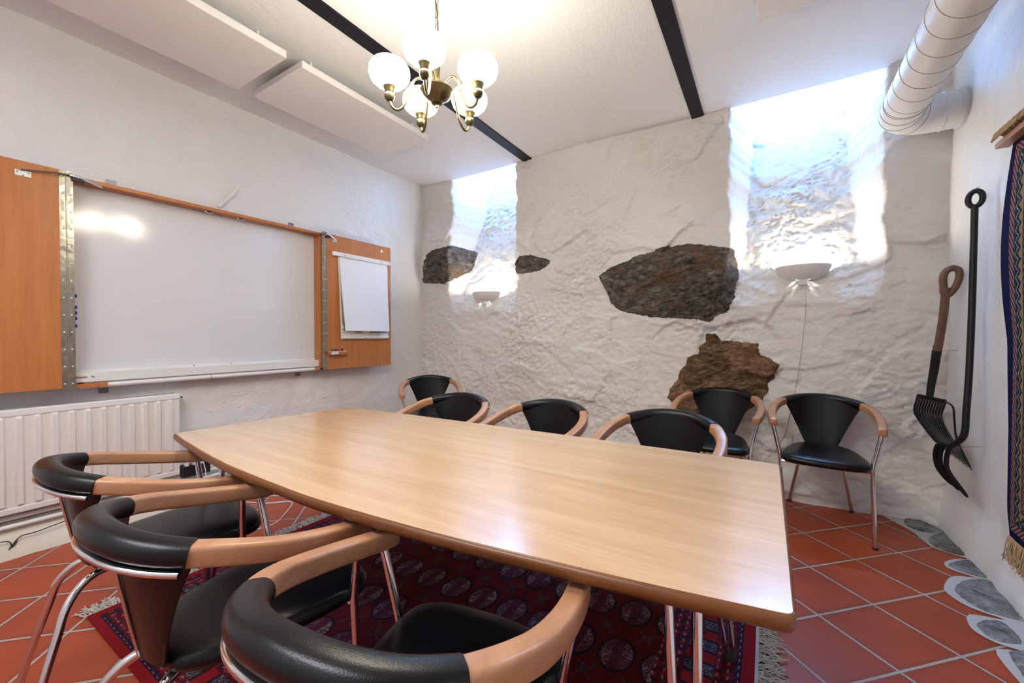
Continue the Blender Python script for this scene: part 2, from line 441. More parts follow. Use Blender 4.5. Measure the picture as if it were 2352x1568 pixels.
def heightfield(name, fn, u0, u1, du, v0, v1, dv, mat, keep=None):
    nu = int(round((u1-u0)/du)); nv = int(round((v1-v0)/dv)); idx = {}; vs = []; fs = []
    def vid(i, j):
        if (i, j) not in idx: idx[(i, j)] = len(vs); vs.append(fn(u0+(u1-u0)*i/nu, v0+(v1-v0)*j/nv))
        return idx[(i, j)]
    for i in range(nu):
        for j in range(nv):
            if keep and not keep(u0+(u1-u0)*(i+.5)/nu, v0+(v1-v0)*(j+.5)/nv): continue
            fs.append((vid(i,j), vid(i+1,j), vid(i+1,j+1), vid(i,j+1)))
    me = bpy.data.meshes.new(name); me.from_pydata(vs, [], fs); me.update(); me.materials.append(M[mat])
    me.polygons.foreach_set('use_smooth', [True]*len(fs))
    o = bpy.data.objects.new(name, me); COL.objects.link(o); return o
WIN = [(-2.72, -2.24), (-.10, .42)]     # openings in the shafts
WZ0, WZ1 = 2.93, 3.40
def keep_stone(x, z):
    for a, b_ in WIN:
        if a < x < b_ and WZ0 < z < WZ1: return False
    if z > 3.0: return any(abs(x-xc) < hw+.06 for xc, hw in NICHES)
    return True
ws = heightfield('wall_far', lambda x, z: (x, wall_y(x, z), z), XL-.06, XR+.06, .0125, -.01, 3.46, .0125, 'plaster_stone', keep_stone)
struct(ws)
def left_x(y, z):
    return (XL + .010*noise.noise(Vector((y*2.0, z*2.0, 3))) + .007*noise.fractal(Vector((y*6, z*6, 1)), 1.0, 2.0, 3)
            + .004*noise.ridged_multi_fractal(Vector((y*4, z*4, 6)), 1.0, 2.1, 3, 1.0, 2.0) - .006)
struct(heightfield('wall_left', lambda y, z: (left_x(y, z), y, z), YB-.02, 3.75, .025, -.01, ZC+.03, .025, 'plaster_left'))
def right_x(y, z):
    return (XR + .012*noise.noise(Vector((y*1.5, z*1.5, 13))) + .004*noise.fractal(Vector((y*7, z*7, 11)), 1.0, 2.0, 3)
            - .05*(1-sstep(0, .30, z))*(1+.6*noise.noise(Vector((y*5, 0, 2)))))
struct(heightfield('wall_right', lambda y, z: (right_x(y, z), y, z), YB-.02, 3.75, .025, -.01, ZC+.03, .025, 'plaster_right'))
struct(heightfield('wall_near', lambda x, z: (x, YB, z), XL-.05, XR+.05, .5, -.01, ZC+.03, .5, 'plaster_back'))
fl = MB().add([(XL-.1,YB-.1,0),(XR+.1,YB-.1,0),(XR+.1,YS+.25,0),(XL-.1,YS+.25,0)], [(0,1,2,3)]).obj('floor', 'tiles', smooth=False); struct(fl)
# ceiling: ends at the far wall, open above the two light shafts
cb_ = MB(); CY = 3.63
cb_.b2((XL-.1, YB-.1, ZC), (XR+.1, CY, ZC+.12))
xs = [XL-.1]
for xc, hw in NICHES: xs += [xc-hw-.05, xc+hw+.05]
xs.append(XR+.1)
for i in range(0, len(xs), 2): cb_.b2((xs[i], CY, ZC), (xs[i+1], CY+.35, ZC+.12))
struct(cb_.obj('ceiling', 'ceiling', smooth=False))
# front wall and lid of each shaft, above ceiling level
for k, (xc, hw) in enumerate(NICHES):
    mb = MB(); mb.b2((xc-hw-.08, CY-.06, ZC+.02), (xc+hw+.08, CY, 3.5)); mb.b2((xc-hw-.08, CY-.06, 3.44), (xc+hw+.08, 4.25, 3.5))
    mb.b2((xc-hw-.10, CY-.06, ZC+.02), (xc-hw-.03, 4.25, 3.5)); mb.b2((xc+hw+.03, CY-.06, ZC+.02), (xc+hw+.10, 4.25, 3.5))
    struct(mb.obj('trim_%d' % (k+1), 'plaster_stone', smooth=False))
    a, b_ = WIN[k]; yw = YS + .60
    fr = MB(); t = .035
    fr.b2((a-.03, yw-.03, WZ0-.03), (b_+.03, yw+.03, WZ0+.015)); fr.b2((a-.03, yw-.03, WZ1-.02), (b_+.03, yw+.03, WZ1+.03))
    fr.b2((a-.03, yw-.03, WZ0), (a+.015, yw+.03, WZ1)); fr.b2((b_-.015, yw-.03, WZ0), (b_+.03, yw+.03, WZ1))
    mx_ = a + (b_-a)*(.42 if k == 0 else .93); fr.b2((mx_-.012, yw-.02, WZ0), (mx_+.012, yw+.02, WZ1))
    wo = bpy.data.objects.new('window_%d' % (k+1), None); COL.objects.link(wo); wo.location = ((a+b_)/2, yw, WZ0); struct(wo)
    inv = Matrix.Translation(-Vector(wo.location))
    f_ = fr.obj('window_frame', 'white_metal', wo, smooth=False); f_.matrix_parent_inverse = Matrix.Identity(4); f_.data.transform(inv)
    g_ = MB().b2((a, yw-.003, WZ0), (b_, yw+.003, WZ1)).obj('window_pane', 'glass', wo, smooth=False); g_.data.transform(inv)
# black steel beams set in the ceiling
for k, (x0, x1) in enumerate([(-2.105, -2.008), (-.528, -.438)]):
    struct(MB().b2((x0, YB-.02, ZC-.012), (x1, 3.66, ZC+.02)).obj('trim_%d' % (k+3), 'beam_black', smooth=False))
# plaster footing along left wall, mortar strip along right wall
def foot(y, t):
    x = XL + .02 + t*.115; z = .17*(1-t)**.75 + .004*noise.noise(Vector((y*9, t*5, 0)))
    return (x, y, max(.0, z))
struct(heightfield('baseboard_left', foot, YB, 3.6, .05, 0, 1, .1, 'footing'))
mort = [(.63,3.59),(.695,3.46),(.755,3.33),(.770,3.24),(.795,3.15),(.86,3.105),(.93,3.085),(.86,3.055),(.790,2.965),(.80,2.90),(.87,2.865),(.79,2.83),(.722,2.70),(.712,2.62),(.76,2.535),(.85,2.503),(.74,2.475),(.712,2.40),(.715,2.34),(.76,2.295),(.84,2.283),(.742,2.25),(.735,2.12),(.75,2.0),(.77,1.8),(.74,1.5),(.78,1.0),(.80,.3),(.79,-.5),(.80,-1.5)]
mp_ = cat([(x, y, 0) for x, y in mort], 3); mb = MB()
L = [(p.x + .006*noise.noise(Vector((p.y*30, 0, 0))), p.y, .003) for p in mp_]
mb.add(L + [(1.03, p[1], .003) for p in L], [(i, i+1, len(L)+i+1, len(L)+i) for i in range(len(L)-1)])
struct(mb.obj('baseboard_right', 'mortar', smooth=False))

# floor stones
STONES = [
 ([(.747,3.496),(.783,3.569),(.85,3.56),(.89,3.48),(.92,3.42),(.87,3.385),(.80,3.37),(.75,3.414)], 'narrow grey mossy stone set in the floor at the corner of the far wall'),
 ([(.80,3.26),(.865,3.375),(.945,3.40),(.96,3.284),(.94,3.14),(.888,3.11),(.835,3.13),(.80,3.18)], 'brownish grey stone set in the floor edge second from the corner'),
 ([(.80,2.955),(.859,3.03),(.95,3.096),(.98,3.05),(.97,2.931),(.925,2.885),(.872,2.88),(.825,2.905)], 'pale grey stone with a dark streak in the floor edge between two larger stones'),
 ([(.745,2.66),(.785,2.76),(.85,2.835),(.96,2.85),(.98,2.665),(.97,2.50),(.905,2.52),(.84,2.525),(.78,2.55)], 'largest grey stone in the floor edge below the hanging carpet'),
 ([(.735,2.40),(.775,2.455),(.83,2.472),(.85,2.40),(.838,2.335),(.80,2.315),(.764,2.31),(.739,2.34)], 'small grey stone ringed with pale mortar in front of the largest floor stone'),
 ([(.765,2.20),(.785,2.27),(.86,2.29),(.90,2.20),(.87,2.08),(.80,2.05),(.765,2.10)], 'dark grey stone in the floor edge at the bottom right of the photo'),
]
def pip(poly, x, y):
    ins = False; dmin = 9
    for i in range(len(poly)):
        x1, y1 = poly[i]; x2, y2 = poly[(i+1) % len(poly)]
        if (y1 > y) != (y2 > y) and x < (x2-x1)*(y-y1)/(y2-y1)+x1: ins = not ins
        dx, dy = x2-x1, y2-y1; t = max(0, min(1, ((x-x1)*dx+(y-y1)*dy)/(dx*dx+dy*dy)))
        dmin = min(dmin, math.hypot(x-x1-t*dx, y-y1-t*dy))
    return dmin if ins else -dmin
for poly, lab in STONES:
    poly = [(p.x, p.y) for p in cat([(x, y, 0) for x, y in poly], 3, True)]
    x0 = min(p[0] for p in poly)-.01; x1 = max(p[0] for p in poly)+.01; y0 = min(p[1] for p in poly)-.01; y1 = max(p[1] for p in poly)+.01
    def fn(x, y, poly=poly):
        d = pip(poly, x, y) + .004*noise.noise(Vector((x*60, y*60, 0)))
        return (x, y, max(-.003, .0005 + .012*min(1, d/.012)*(1+.35*noise.fractal(Vector((x*20, y*20, 0)), 1, 2, 3))))
    o = heightfield('floor_stone', fn, x0, x1, .006, y0, y1, .006, 'rock_floor', lambda x, y, poly=poly: pip(poly, x, y) > -.008)
    tag(o, lab, 'stone')

# exposed boulders in the far wall
BOULD = [
 ([(-3.46,2.06),(-3.43,2.13),(-3.344,2.177),(-3.20,2.19),(-3.05,2.205),(-2.95,2.18),(-2.90,2.149),(-2.91,2.05),(-2.93,1.958),(-2.99,1.85),(-3.05,1.79),(-3.12,1.765),(-3.30,1.785),(-3.46,1.80)], 'rock_dark', 'dark granite boulder showing through the plaster at the left corner beside the narrow window shaft'),
 ([(-2.20,1.82),(-2.21,1.93),(-2.163,1.991),(-2.035,1.995),(-1.95,1.965),(-1.863,1.943),(-1.80,1.91),(-1.81,1.885),(-1.863,1.845),(-1.936,1.821),(-2.086,1.807)], 'rock_dark', 'smallest dark stone wedge in the far wall right of the narrow window shaft'),
 ([(-1.305,1.717),(-1.203,1.788),(-1.046,1.831),(-.96,1.87),(-.84,1.885),(-.753,1.913),(-.532,1.927),(-.356,1.886),(-.223,1.85),(-.20,1.75),(-.185,1.66),(-.205,1.56),(-.215,1.46),(-.261,1.36),(-.32,1.345),(-.395,1.284),(-.48,1.31),(-.62,1.32),(-.821,1.336),(-1.0,1.37),(-1.122,1.405),(-1.19,1.47),(-1.245,1.60)], 'rock_dark', 'large dark granite boulder exposed in the middle of the whitewashed far wall'),
 ([(-.70,.66),(-.68,.74),(-.626,.819),(-.60,.90),(-.566,.93),(-.55,1.0),(-.47,1.03),(-.462,1.09),(-.42,1.13),(-.415,1.19),(-.35,1.195),(-.30,1.14),(-.20,1.135),(-.055,1.114),(-.045,1.043),(.02,1.01),(.089,.962),(.06,.90),(.057,.858),(.01,.82),(.02,.77),(-.02,.70),(-.12,.60),(-.30,.52),(-.475,.50),(-.60,.56)], 'rock_brown', 'rusty brown boulder exposed low in the far wall behind two chairs'),
]
for poly, mt_, lab in BOULD:
    x0 = min(p[0] for p in poly)-.02; x1 = max(p[0] for p in poly)+.02; z0 = min(p[1] for p in poly)-.02; z1 = max(p[1] for p in poly)+.02
    def fn(x, z, poly=poly):
        d = pip(poly, x, z) + .008*noise.noise(Vector((x*28, z*28, 0))) + .004*noise.noise(Vector((x*80, z*80, 2)))
        pr = -.014 + .026*min(1, max(-.5, d/.010) + 0.5) if d < .01 else .012
        pr += min(.022, max(0, d)*.25)*(1) + .018*max(-.4, noise.fractal(Vector((x*5, z*9, 3)), .9, 2, 4))*min(1, max(0, d/.03))
        return (x, wall_y(x, z) - pr, z)
    o = heightfield('exposed_boulder', fn, x0, x1, .0075, z0, z1, .0075, mt_, lambda x, z, poly=poly: pip(poly, x, z) > -.012)
    tag(o, lab, 'stone')

# ------------------------------------------------------------------ acoustic panels
for (x0, x1, y0, y1), lab in (((-3.03, -2.44, .19, 1.385), 'white acoustic panel hung under the ceiling, nearer one above the whiteboard'),
                              ((-3.03, -2.44, 1.48, 2.60), 'white acoustic panel hung under the ceiling, farther one beside the chandelier'),
                              ((-.055, .86, 1.5, 2.60), 'white acoustic panel under the ceiling between the second beam and the duct')):
    zb = 2.83 if x0 < -1 else 2.865
    t = thing('acoustic_panel', lab, 'ceiling panel', ((x0+x1)/2, (y0+y1)/2, zb), 0, 'acoustic panels under the ceiling')
    cx0, cy0 = (x0+x1)/2, (y0+y1)/2
    MB().b2((x0-cx0, y0-cy0, 0), (x1-cx0, y1-cy0, .045)).obj('panel_board', 'panel_white', t, bevel=.004)
    zt = ZC - zb
    for sx in (-.7, .7):
        for sy in (-.8, .8):
            MB().tube([(sx*(x1-x0)/2, sy*(y1-y0)/2, .044), (sx*(x1-x0)/2, sy*(y1-y0)/2, zt)], .008, 8).obj('standoff', 'white_metal', t)

# ------------------------------------------------------------------ table
TZ = .735
near = [(.045,.775),(-.167,.740),(-.325,.718),(-.625,.680),(-.95,.656),(-1.175,.652),(-1.6,.670),(-2.004,.716),(-2.295,.760)]
far = [(-2.235,1.602),(-1.98,1.635),(-1.75,1.655),(-1.209,1.675),(-.771,1.686),(-.46,1.690),(-.226,1.694),(.058,1.692)]
def outline(inset):
    pts = []
    a = [Vector((x, y, 0)) for x, y in near]; b_ = [Vector((x, y, 0)) for x, y in far]
    cx_, cy_ = -1.12, 1.18
    pn = cat([(p.x, p.y+inset, 0) for p in a], 5); pf = cat([(p.x, p.y-inset, 0) for p in b_], 5)
    def fx(p):
        x = min(p.x, .050-inset); x = max(x, -2.29+inset if p.y < 1.18 else -2.232+inset); return (x, p.y)
    poly = [fx(p) for p in pn] + [fx(p) for p in pf]
    # round corners
    out = []
    L = len(poly)
    for i, p in enumerate(poly):
        q, r_ = Vector(poly[i-1]), Vector(poly[(i+1) % L]); p = Vector(p)
        d1, d2 = (q-p).normalized(), (r_-p).normalized()
        if d1.dot(d2) > -.6:
            rr_ = max(.002, .022 - inset)
            for k in range(5):
                t = k/4; a1 = p + d1*rr_; b1 = p + d2*rr_
                out.append(a1*(1-t)**2 + p*2*t*(1-t) + b1*t*t)
        else: out.append(p)
    return out
tb = thing('conference_table', 'long pale beech conference table with bowed sides and rounded brown edge', 'table', (-1.12, 1.18, 0))
def loc_(p, z): return (p[0]+1.12, p[1]-1.18, z)
MB().add([loc_(p, TZ) for p in outline(.010)] + [loc_(p, TZ-.012) for p in outline(.010)],
         [tuple(range(len(outline(.010)))), tuple(range(2*len(outline(.010))-1, len(outline(.010))-1, -1))] +
         [(i, (i+1) % len(outline(.010)), len(outline(.010)) + (i+1) % len(outline(.010)), len(outline(.010)) + i) for i in range(len(outline(.010)))]
         ).obj('tabletop', 'table_top', tb, smooth=False)
rings = []
for ins, z in ((.0100, TZ-.0006), (.006, TZ-.001), (.0015, TZ-.006), (0, TZ-.013), (.002, TZ-.023), (.009, TZ-.031), (.018, TZ-.034)):
    rings.append([loc_(p, z) for p in outline(ins)])
eb = MB(); eb.loft(rings, True, False); n_ = len(rings[-1]); eb.add(rings[-1], [tuple(range(n_))]); eb.obj('edge_band', 'table_edge', tb, angle=60)
for sx, sy, tp, ft in ((1,-1,(-.145,.90),(-.11,.80)), (1,1,(-.17,1.53),(-.105,1.665)), (-1,-1,(-2.11,.93),(-2.16,.84)), (-1,1,(-2.08,1.46),(-2.12,1.56))):
    lg = MB()
    for o_ in (-1, 1):
        lg.tube([loc_((tp[0]+o_*.028, tp[1]+o_*.012), TZ-.034), loc_((ft[0]+o_*.010, ft[1]+o_*.006), .02)], .0105, 12)
    l_ = lg.obj('table_leg', 'chrome', tb)
    MB().lathe([(0,0),(.022,0),(.024,.006),(.022,.024),(0,.026)], loc_(ft, .008), 16).obj('foot', 'rubber', l_)
bmx = MB()
bmx.b2((-1.0, -.32, TZ-.075), (1.0, -.29, TZ-.034)); bmx.b2((-1.0, .29, TZ-.075), (1.0, .32, TZ-.034))
bmx.obj('under_frame', 'dark_steel', tb, smooth=False)

# ------------------------------------------------------------------ rug with fringe
rg = thing('floor_rug', 'dark red oriental rug with rows of medallions and a pale fringe under the table', 'rug', (RX0, RY0, 0))
MB().b2((0, 0, .001), (RX1-RX0, RY1-RY0, .008)).obj('rug_pile', 'rug', rg, smooth=False)
MB().b2((RX1-RX0, 0, .001), (RX1-RX0+.010, RY1-RY0, .006)).obj('selvedge', 'selvedge', rg, smooth=False)
def fringe(x0, y0, y1, sgn, ox, oy):
    mb = MB(); y = y0
    while y < y1:
        cl = random.uniform(-.5, .5); ln = random.uniform(.055, .098)
        for k in range(4):
            yy = y + random.uniform(-.005, .005); p = [(x0, yy, .004)]; a = cl + random.uniform(-.35, .35); px_, py_ = x0, yy
            for q in range(5):
                a += random.uniform(-.45, .45); st = ln/5; px_ += sgn*st*math.cos(a); py_ += st*math.sin(a)
                p.append((px_, py_, .003 + random.uniform(0, .010)))
            mb.tube([(a_-ox, b1-oy, c_) for a_, b1, c_ in cat(p, 2)], .0019, 5)
        y += random.uniform(.010, .015)
    return mb
f1 = fringe(RX1+.008, RY0, RY1, 1, RX0, RY0).obj('fringe', 'fringe', rg); f1['kind'] = 'stuff'
f2 = fringe(RX0, RY0, RY1, -1, RX0, RY0).obj('fringe', 'fringe', rg); f2['kind'] = 'stuff'

# ------------------------------------------------------------------ chairs
def ring_y(x): return -.226 + 1.3*x*x + 20*x**4
def make_chair(label, group):
    c = thing('armchair', label, 'chair', (0,0,0), 0, group)
    # back rest: padded roll on top and a tapering curved shell down to the seat
    mb = MB(); xs_ = [-.205 + .41*i/24 for i in range(25)]
    path = [(x, ring_y(x), .762 - .7*x*x) for x in xs_]
    sec = rrect(.062, .054, .024, 5)
    sc_ = [.95, .99] + [1]*21 + [.99, .95]
    mb.sweep(path, sec, sc_)
    rows = 12; nx = 18; fr_, bk_ = [], []
    for j in range(rows+1):
        v = j/rows; hw = .203*(1-v) + .083*v
        lean = .048*v**1.15
        for i in range(nx+1):
            s_ = -1 + 2*i/nx; x = s_*hw; xr = s_*(.200*(1-v*.5))
            z = (.764 - .7*x*x)*(1-v) + .452*v
            y = ring_y(x*.5 + xr*.5) + lean
            e = max(0, 1-abs(s_)**8)
            fr_.append((x, y + .024 + .0075*e, z)); bk_.append((x, y + .020 - .002*e, z))
    N_ = (rows+1)*(nx+1); fs = []
    g = lambda j, i: j*(nx+1)+i
    for j in range(rows):
        for i in range(nx):
            fs.append((g(j,i), g(j,i+1), g(j+1,i+1), g(j+1,i))); fs.append((N_+g(j,i), N_+g(j+1,i), N_+g(j+1,i+1), N_+g(j,i+1)))
        fs.append((g(j,0), g(j+1,0), N_+g(j+1,0), N_+g(j,0))); fs.append((g(j,nx), N_+g(j,nx), N_+g(j+1,nx), g(j+1,nx)))
    for i in range(nx): fs.append((g(rows,i), g(rows,i+1), N_+g(rows,i+1), N_+g(rows,i)))
    mb.add(fr_ + bk_, fs)
    mb.obj('backrest', 'leather', c, angle=60)
    # chrome band under the roll, chrome strip down the back
    bp = []
    for i in range(25):
        x = -.197 + .394*i/24; t = Vector((1, 2.6*x + 80*x**3, 0)).normalized(); nn = Vector((t.y, -t.x, 0))
        bp.append(Vector((x, ring_y(x), .732 - .7*x*x)) + nn*.024)
    MB().sweep(bp, rrect(.018, .013, .005, 3)).obj('back_rail', 'chrome', c)
    sp = [(0, ring_y(0) + .048*v**1.15 + .016, .735 - .283*v) for v in [k/6 for k in range(7)]]
    MB().sweep(sp, rrect(.006, .008, .002, 2), upv=(0,1,0)).obj('back_strip', 'chrome', c)
    # armrests
    for s_ in (1, -1):
        pts = [(.188, -.155, .737), (.205, -.137, .732), (.224, -.108, .726), (.245, -.058, .713), (.259, 0, .697), (.265, .075, .680), (.263, .150, .665), (.256, .215, .654), (.249, .262, .650)]
        cp = cat([(s_*x, y, z) for x, y, z in pts], 5)
        scl = [1]*(len(cp)-3) + [.985, .93, .72]
        MB().sweep(cp, rrect(.044, .046, .010, 4), scl).obj('armrest', 'beech_arm', c, angle=50)
    # seat
    so = [(.0,.345),(.10,.338),(.175,.312),(.208,.262),(.203,.15),(.178,.02),(.145,-.075),(.098,-.128),(.04,-.142),(-.04,-.142),(-.098,-.128),(-.145,-.075),(-.178,.02),(-.203,.15),(-.208,.262),(-.175,.312),(-.10,.338)]
    so = cat([(x, y, 0) for x, y in so], 4, True); ctr = Vector((0, .08, 0)); rings = []
    for sc1, z in ((.90,.428),(.975,.431),(1.0,.442),(1.0,.452),(.975,.464),(.92,.472),(.78,.477),(.55,.479),(.25,.480),(.02,.480)):
        rings.append([(ctr + (p-ctr)*sc1) + Vector((0, 0, z)) for p in so])
    MB().loft(rings).obj('seat', 'leather', c, angle=70)
    MB().tube([(-.205,.240,.418), (-.1,.262,.418), (.1,.262,.418), (.205,.240,.418)], .0085, 8).add([], []).obj('seat_rail', 'chrome', c)
    sb_ = MB(); sb_.b2((-.07,-.10,.414), (-.045,.25,.428)); sb_.b2((.045,-.10,.414), (.07,.25,.428)); sb_.obj('seat_bracket', 'dark_steel', c, smooth=False)
    for s_ in (1, -1):
        p = cat([(s_*.254,.222,.630), (s_*.236,.228,.55), (s_*.217,.235,.455), (s_*.214,.238,.40), (s_*.220,.243,.22), (s_*.228,.250,.010)], 4)
        l_ = MB().tube(p, .0112, 12).obj('front_leg', 'chrome', c)
        MB().lathe([(0,0),(.0125,0),(.0135,.004),(.0125,.014),(0,.015)], (s_*.228,.250,0), 12).obj('foot', 'rubber', l_)
        p = cat([(s_*.055,.05,.418), (s_*.060,-.08,.420), (s_*.082,-.150,.412), (s_*.108,-.198,.360), (s_*.125,-.222,.28), (s_*.148,-.258,.15), (s_*.172,-.290,.010)], 5)
        l_ = MB().tube(p, .0112, 12).obj('rear_leg', 'chrome', c)
        MB().lathe([(0,0),(.0125,0),(.0135,.004),(.0125,.014),(0,.015)], (s_*.172,-.290,0), 12).obj('foot', 'rubber', l_)
    return c
def dup(root, loc, rz, label, group):
    r = root.copy(); COL.objects.link(r); r.location = loc; r.rotation_euler = (0,0,rz); r['label'] = label; r['group'] = group
    for ch in list(root.children):
        q = ch.copy(); COL.objects.link(q); q.parent = r
        for g_ in ch.children:
            d = g_.copy(); COL.objects.link(d); d.parent = q
    return r
D_ = math.radians
CH = [
 ((-.545,.515,.008), 6.7, 'black leather armchair nearest the camera, its back cut by the bottom of the photo', 'armchairs on the near side of the table'),
 ((-1.186,.492,.008), 0, 'black leather armchair in the middle of the near side of the table', 'armchairs on the near side of the table'),
 ((-1.88,.54,.0), -6, 'black leather armchair at the near side of the table, in front of the radiator', 'armchairs on the near side of the table'),
 ((-1.695,1.943,.008), 186, 'black leather armchair pushed in at the far side of the table, its leftmost chair', 'armchairs on the far side of the table'),
 ((-1.075,2.013,.008), 177, 'black leather armchair pushed in at the middle of the far side of the table', 'armchairs on the far side of the table'),
 ((-.42,2.018,.008), 177, 'black leather armchair pushed in at the far side of the table, its rightmost chair', 'armchairs on the far side of the table'),
 ((-2.68,2.86,0), 226, 'black leather armchair standing in the corner beside the hinged board, behind the table', 'armchairs along the far wall'),
 ((-.285,3.218,0), 177, 'black leather armchair against the far wall under the rusty brown boulder', 'armchairs along the far wall'),
 ((.305,3.218,0), 177, 'black leather armchair against the far wall under the wider window shaft, fully in view', 'armchairs along the far wall'),
]
ch0 = make_chair(CH[0][2], CH[0][3]); ch0.location = CH[0][0]; ch0.rotation_euler = (0,0,D_(CH[0][1]))
for p, a, lab, gr in CH[1:]: dup(ch0, p, D_(a), lab, gr)

# ------------------------------------------------------------------ chandelier
CX, CY_ = -1.24, 1.37
cn = thing('chandelier', 'brass five-armed chandelier with glowing white glass globes on a chain', 'chandelier', (CX, CY_, ZC))
def cz(z): return z - ZC
MB().lathe([(0,cz(2.180)),(.006,cz(2.182)),(.007,cz(2.192)),(.004,cz(2.196)),(.024,cz(2.200)),(.030,cz(2.210)),(.037,cz(2.215)),(.058,cz(2.230)),(.069,cz(2.248)),(.074,cz(2.253)),(.071,cz(2.260)),(.040,cz(2.268)),(.016,cz(2.274)),(0,cz(2.276))], n=32).obj('hub', 'brass', cn)
MB().lathe([(.012,cz(2.272)),(.016,cz(2.29)),(.011,cz(2.32)),(.015,cz(2.35)),(.010,cz(2.40)),(.013,cz(2.43)),(.006,cz(2.46)),(0,cz(2.465))], n=20).obj('stem', 'brass', cn)
MB().lathe([(0,cz(2.905)),(.03,cz(2.907)),(.052,cz(2.93)),(.055,cz(2.949)),(0,cz(2.95))], n=28).obj('canopy', 'brass', cn)
z = 2.475; k = 0
lk0 = None
while z < 2.90:
    pts = []
    for i in range(15):
        a = 2*PI*i/14; u = .0085*math.cos(a); w_ = .017*math.sin(a)
        pts.append((u, 0, cz(z)+w_) if k % 2 == 0 else (0, u, cz(z)+w_))
    MB().tube(pts, .0016, 6, False).obj('chain_link', 'brass', cn)
    z += .0285; k += 1
MB().tube(cat([(.004,.004,cz(2.46)), (.014,-.010,cz(2.55)), (-.012,.006,cz(2.66)), (-.022,-.006,cz(2.76)), (-.010,.010,cz(2.85)), (0,0,cz(2.91))], 6), .0028, 8).obj('cord', 'brass', cn)
for k in range(5):
    a = D_(-61.5 + 72*k); ca, sa = math.cos(a), math.sin(a)
    P3 = lambda r, z: (r*ca, r*sa, cz(z))
    arm = cat([P3(.030,2.262), P3(.050,2.290), P3(.078,2.300), P3(.102,2.278), P3(.118,2.230), P3(.138,2.176), P3(.165,2.150), P3(.190,2.160), P3(.200,2.190)], 6)
    MB().tube(arm, .0058, 8).obj('arm', 'brass', cn)
    MB().lathe([(0,cz(2.182)),(.012,cz(2.184)),(.020,cz(2.194)),(.022,cz(2.206)),(.018,cz(2.216)),(.020,cz(2.220)),(.021,cz(2.228)),(.026,cz(2.238)),(.028,cz(2.243)),(.022,cz(2.245)),(0,cz(2.244))], (.2*ca,.2*sa,0), 24).obj('lamp_cup', 'brass', cn)
    MB().lathe([(.020,cz(2.240)),(.040,cz(2.246)),(.060,cz(2.256)),(.077,cz(2.272)),(.0855,cz(2.295)),(.084,cz(2.318)),(.073,cz(2.338)),(.054,cz(2.351)),(.048,cz(2.354)),(.044,cz(2.350)),(.0,cz(2.346))], (.2*ca,.2*sa,0), 32).obj('lamp_shade', 'globe_glass', cn)

# ------------------------------------------------------------------ wall sconces
def sconce(x, ztop, lab):
    yw = wall_y(x, ztop-.05) + .0
    t = thing('wall_sconce', lab, 'wall lamp', (x, yw, ztop), 0, 'bowl wall lamps')
    mb = MB(); R_, dep = .172, .150; n = 72; rows = []
    def prof(q):  # q 0 rim .. 1 bottom
        return (R_*math.cos(q*PI/2*.93)**.75, -.112*math.sin(q*PI/2)**1.25)
    nq = 12
    gaps = [(math.pi*1.5 + s_*g) for s_ in (-1,1) for g in (.24,.50,.78)]
    idx = {}; vs = []; fs = []
    for side, off in ((0, 0), (1, .004)):
        for q in range(nq+1):
            for k in range(n+1):
                r, z = prof(q/nq); a = PI + PI*k/n; r -= off
                r = max(r, .012)
                vs.append((r*math.cos(a), r*math.sin(a)*(dep/R_), z + off*.5))
    W_ = n+1; H_ = (nq+1)*W_
    for q in range(nq):
        for k in range(n):
            a = PI + PI*(k+.5)/n
            if q >= nq*.72 and any(abs(a-g_) < .045 for g_ in gaps): continue
            for s_ in (0, 1):
                o_ = s_*H_
                fs.append((o_+q*W_+k, o_+q*W_+k+1, o_+(q+1)*W_+k+1, o_+(q+1)*W_+k))
    for k in range(n): fs.append((k, k+1, H_+k+1, H_+k))
    mb.add(vs, fs); mb.obj('bowl', 'white_metal', t, angle=70)
    for g_ in gaps:
        rb = MB()
        pts = []
        for q in range(0, 9):
            r, z = prof(q/nq); pts.append((r*math.cos(g_)*1.005, r*math.sin(g_)*(dep/R_)*1.005, z))
        rb.tube(pts, .0016, 6); rb.obj('rib', 'white_plastic', t)
    MB().b2((-.028,-.075,-.145), (.028,-.030,-.098)).obj('lower_tab', 'white_metal', t, bevel=.004)
    MB().b2((-.045,-.012,-.09), (.045,.03,.0)).obj('wall_plate', 'white_metal', t, bevel=.004)
    MB().lathe([(0,-.03),(.018,-.024),(.026,-.008),(.022,.01),(.012,.024),(0,.026)], (0,-.075,-.045), 16).obj('bulb', 'bulb', t)
    l = bpy.data.lights.new('sconce_light', 'POINT'); l.energy = SCONCE_W; l.color = (1.0,.93,.82); l.shadow_soft_size = .03
    lo = bpy.data.objects.new('sconce_light', l); COL.objects.link(lo); lo.location = (x, yw-.075, ztop-.012)
    return yw
y2 = sconce(.225, 1.692, 'white slotted half-bowl wall lamp glowing below the wider window shaft')
y1 = sconce(-2.61, 1.650, 'white slotted half-bowl wall lamp glowing below the narrow window shaft in the corner')
def wall_cord(pts, r, name, mat, lab, cat_):
    p = [(x, wall_y(x, z)-.006, z) for x, z in [(q.x, q.y) for q in cat([(a, b1, 0) for a, b1 in pts], 10)]]
    return tag(MB().tube(p, r, 6).obj(name, mat), lab, cat_)
wall_cord([(.237,1.575),(.236,1.40),(.229,1.27),(.205,1.0),(.178,.775),(.145,.60),(.11,.45),(.03,.30),(-.03,.24),(-.10,.15)], .0028, 'lamp_cord', 'white_cable', 'thin white cord running down the wall from the lamp under the wider shaft', 'cord')
wall_cord([(-2.60,1.53),(-2.585,1.40),(-2.59,1.2),(-2.58,1.0),(-2.60,.6),(-2.58,.3)], .0025, 'lamp_cord', 'white_cable', 'thin white cord hanging below the lamp under the narrow corner shaft', 'cord')

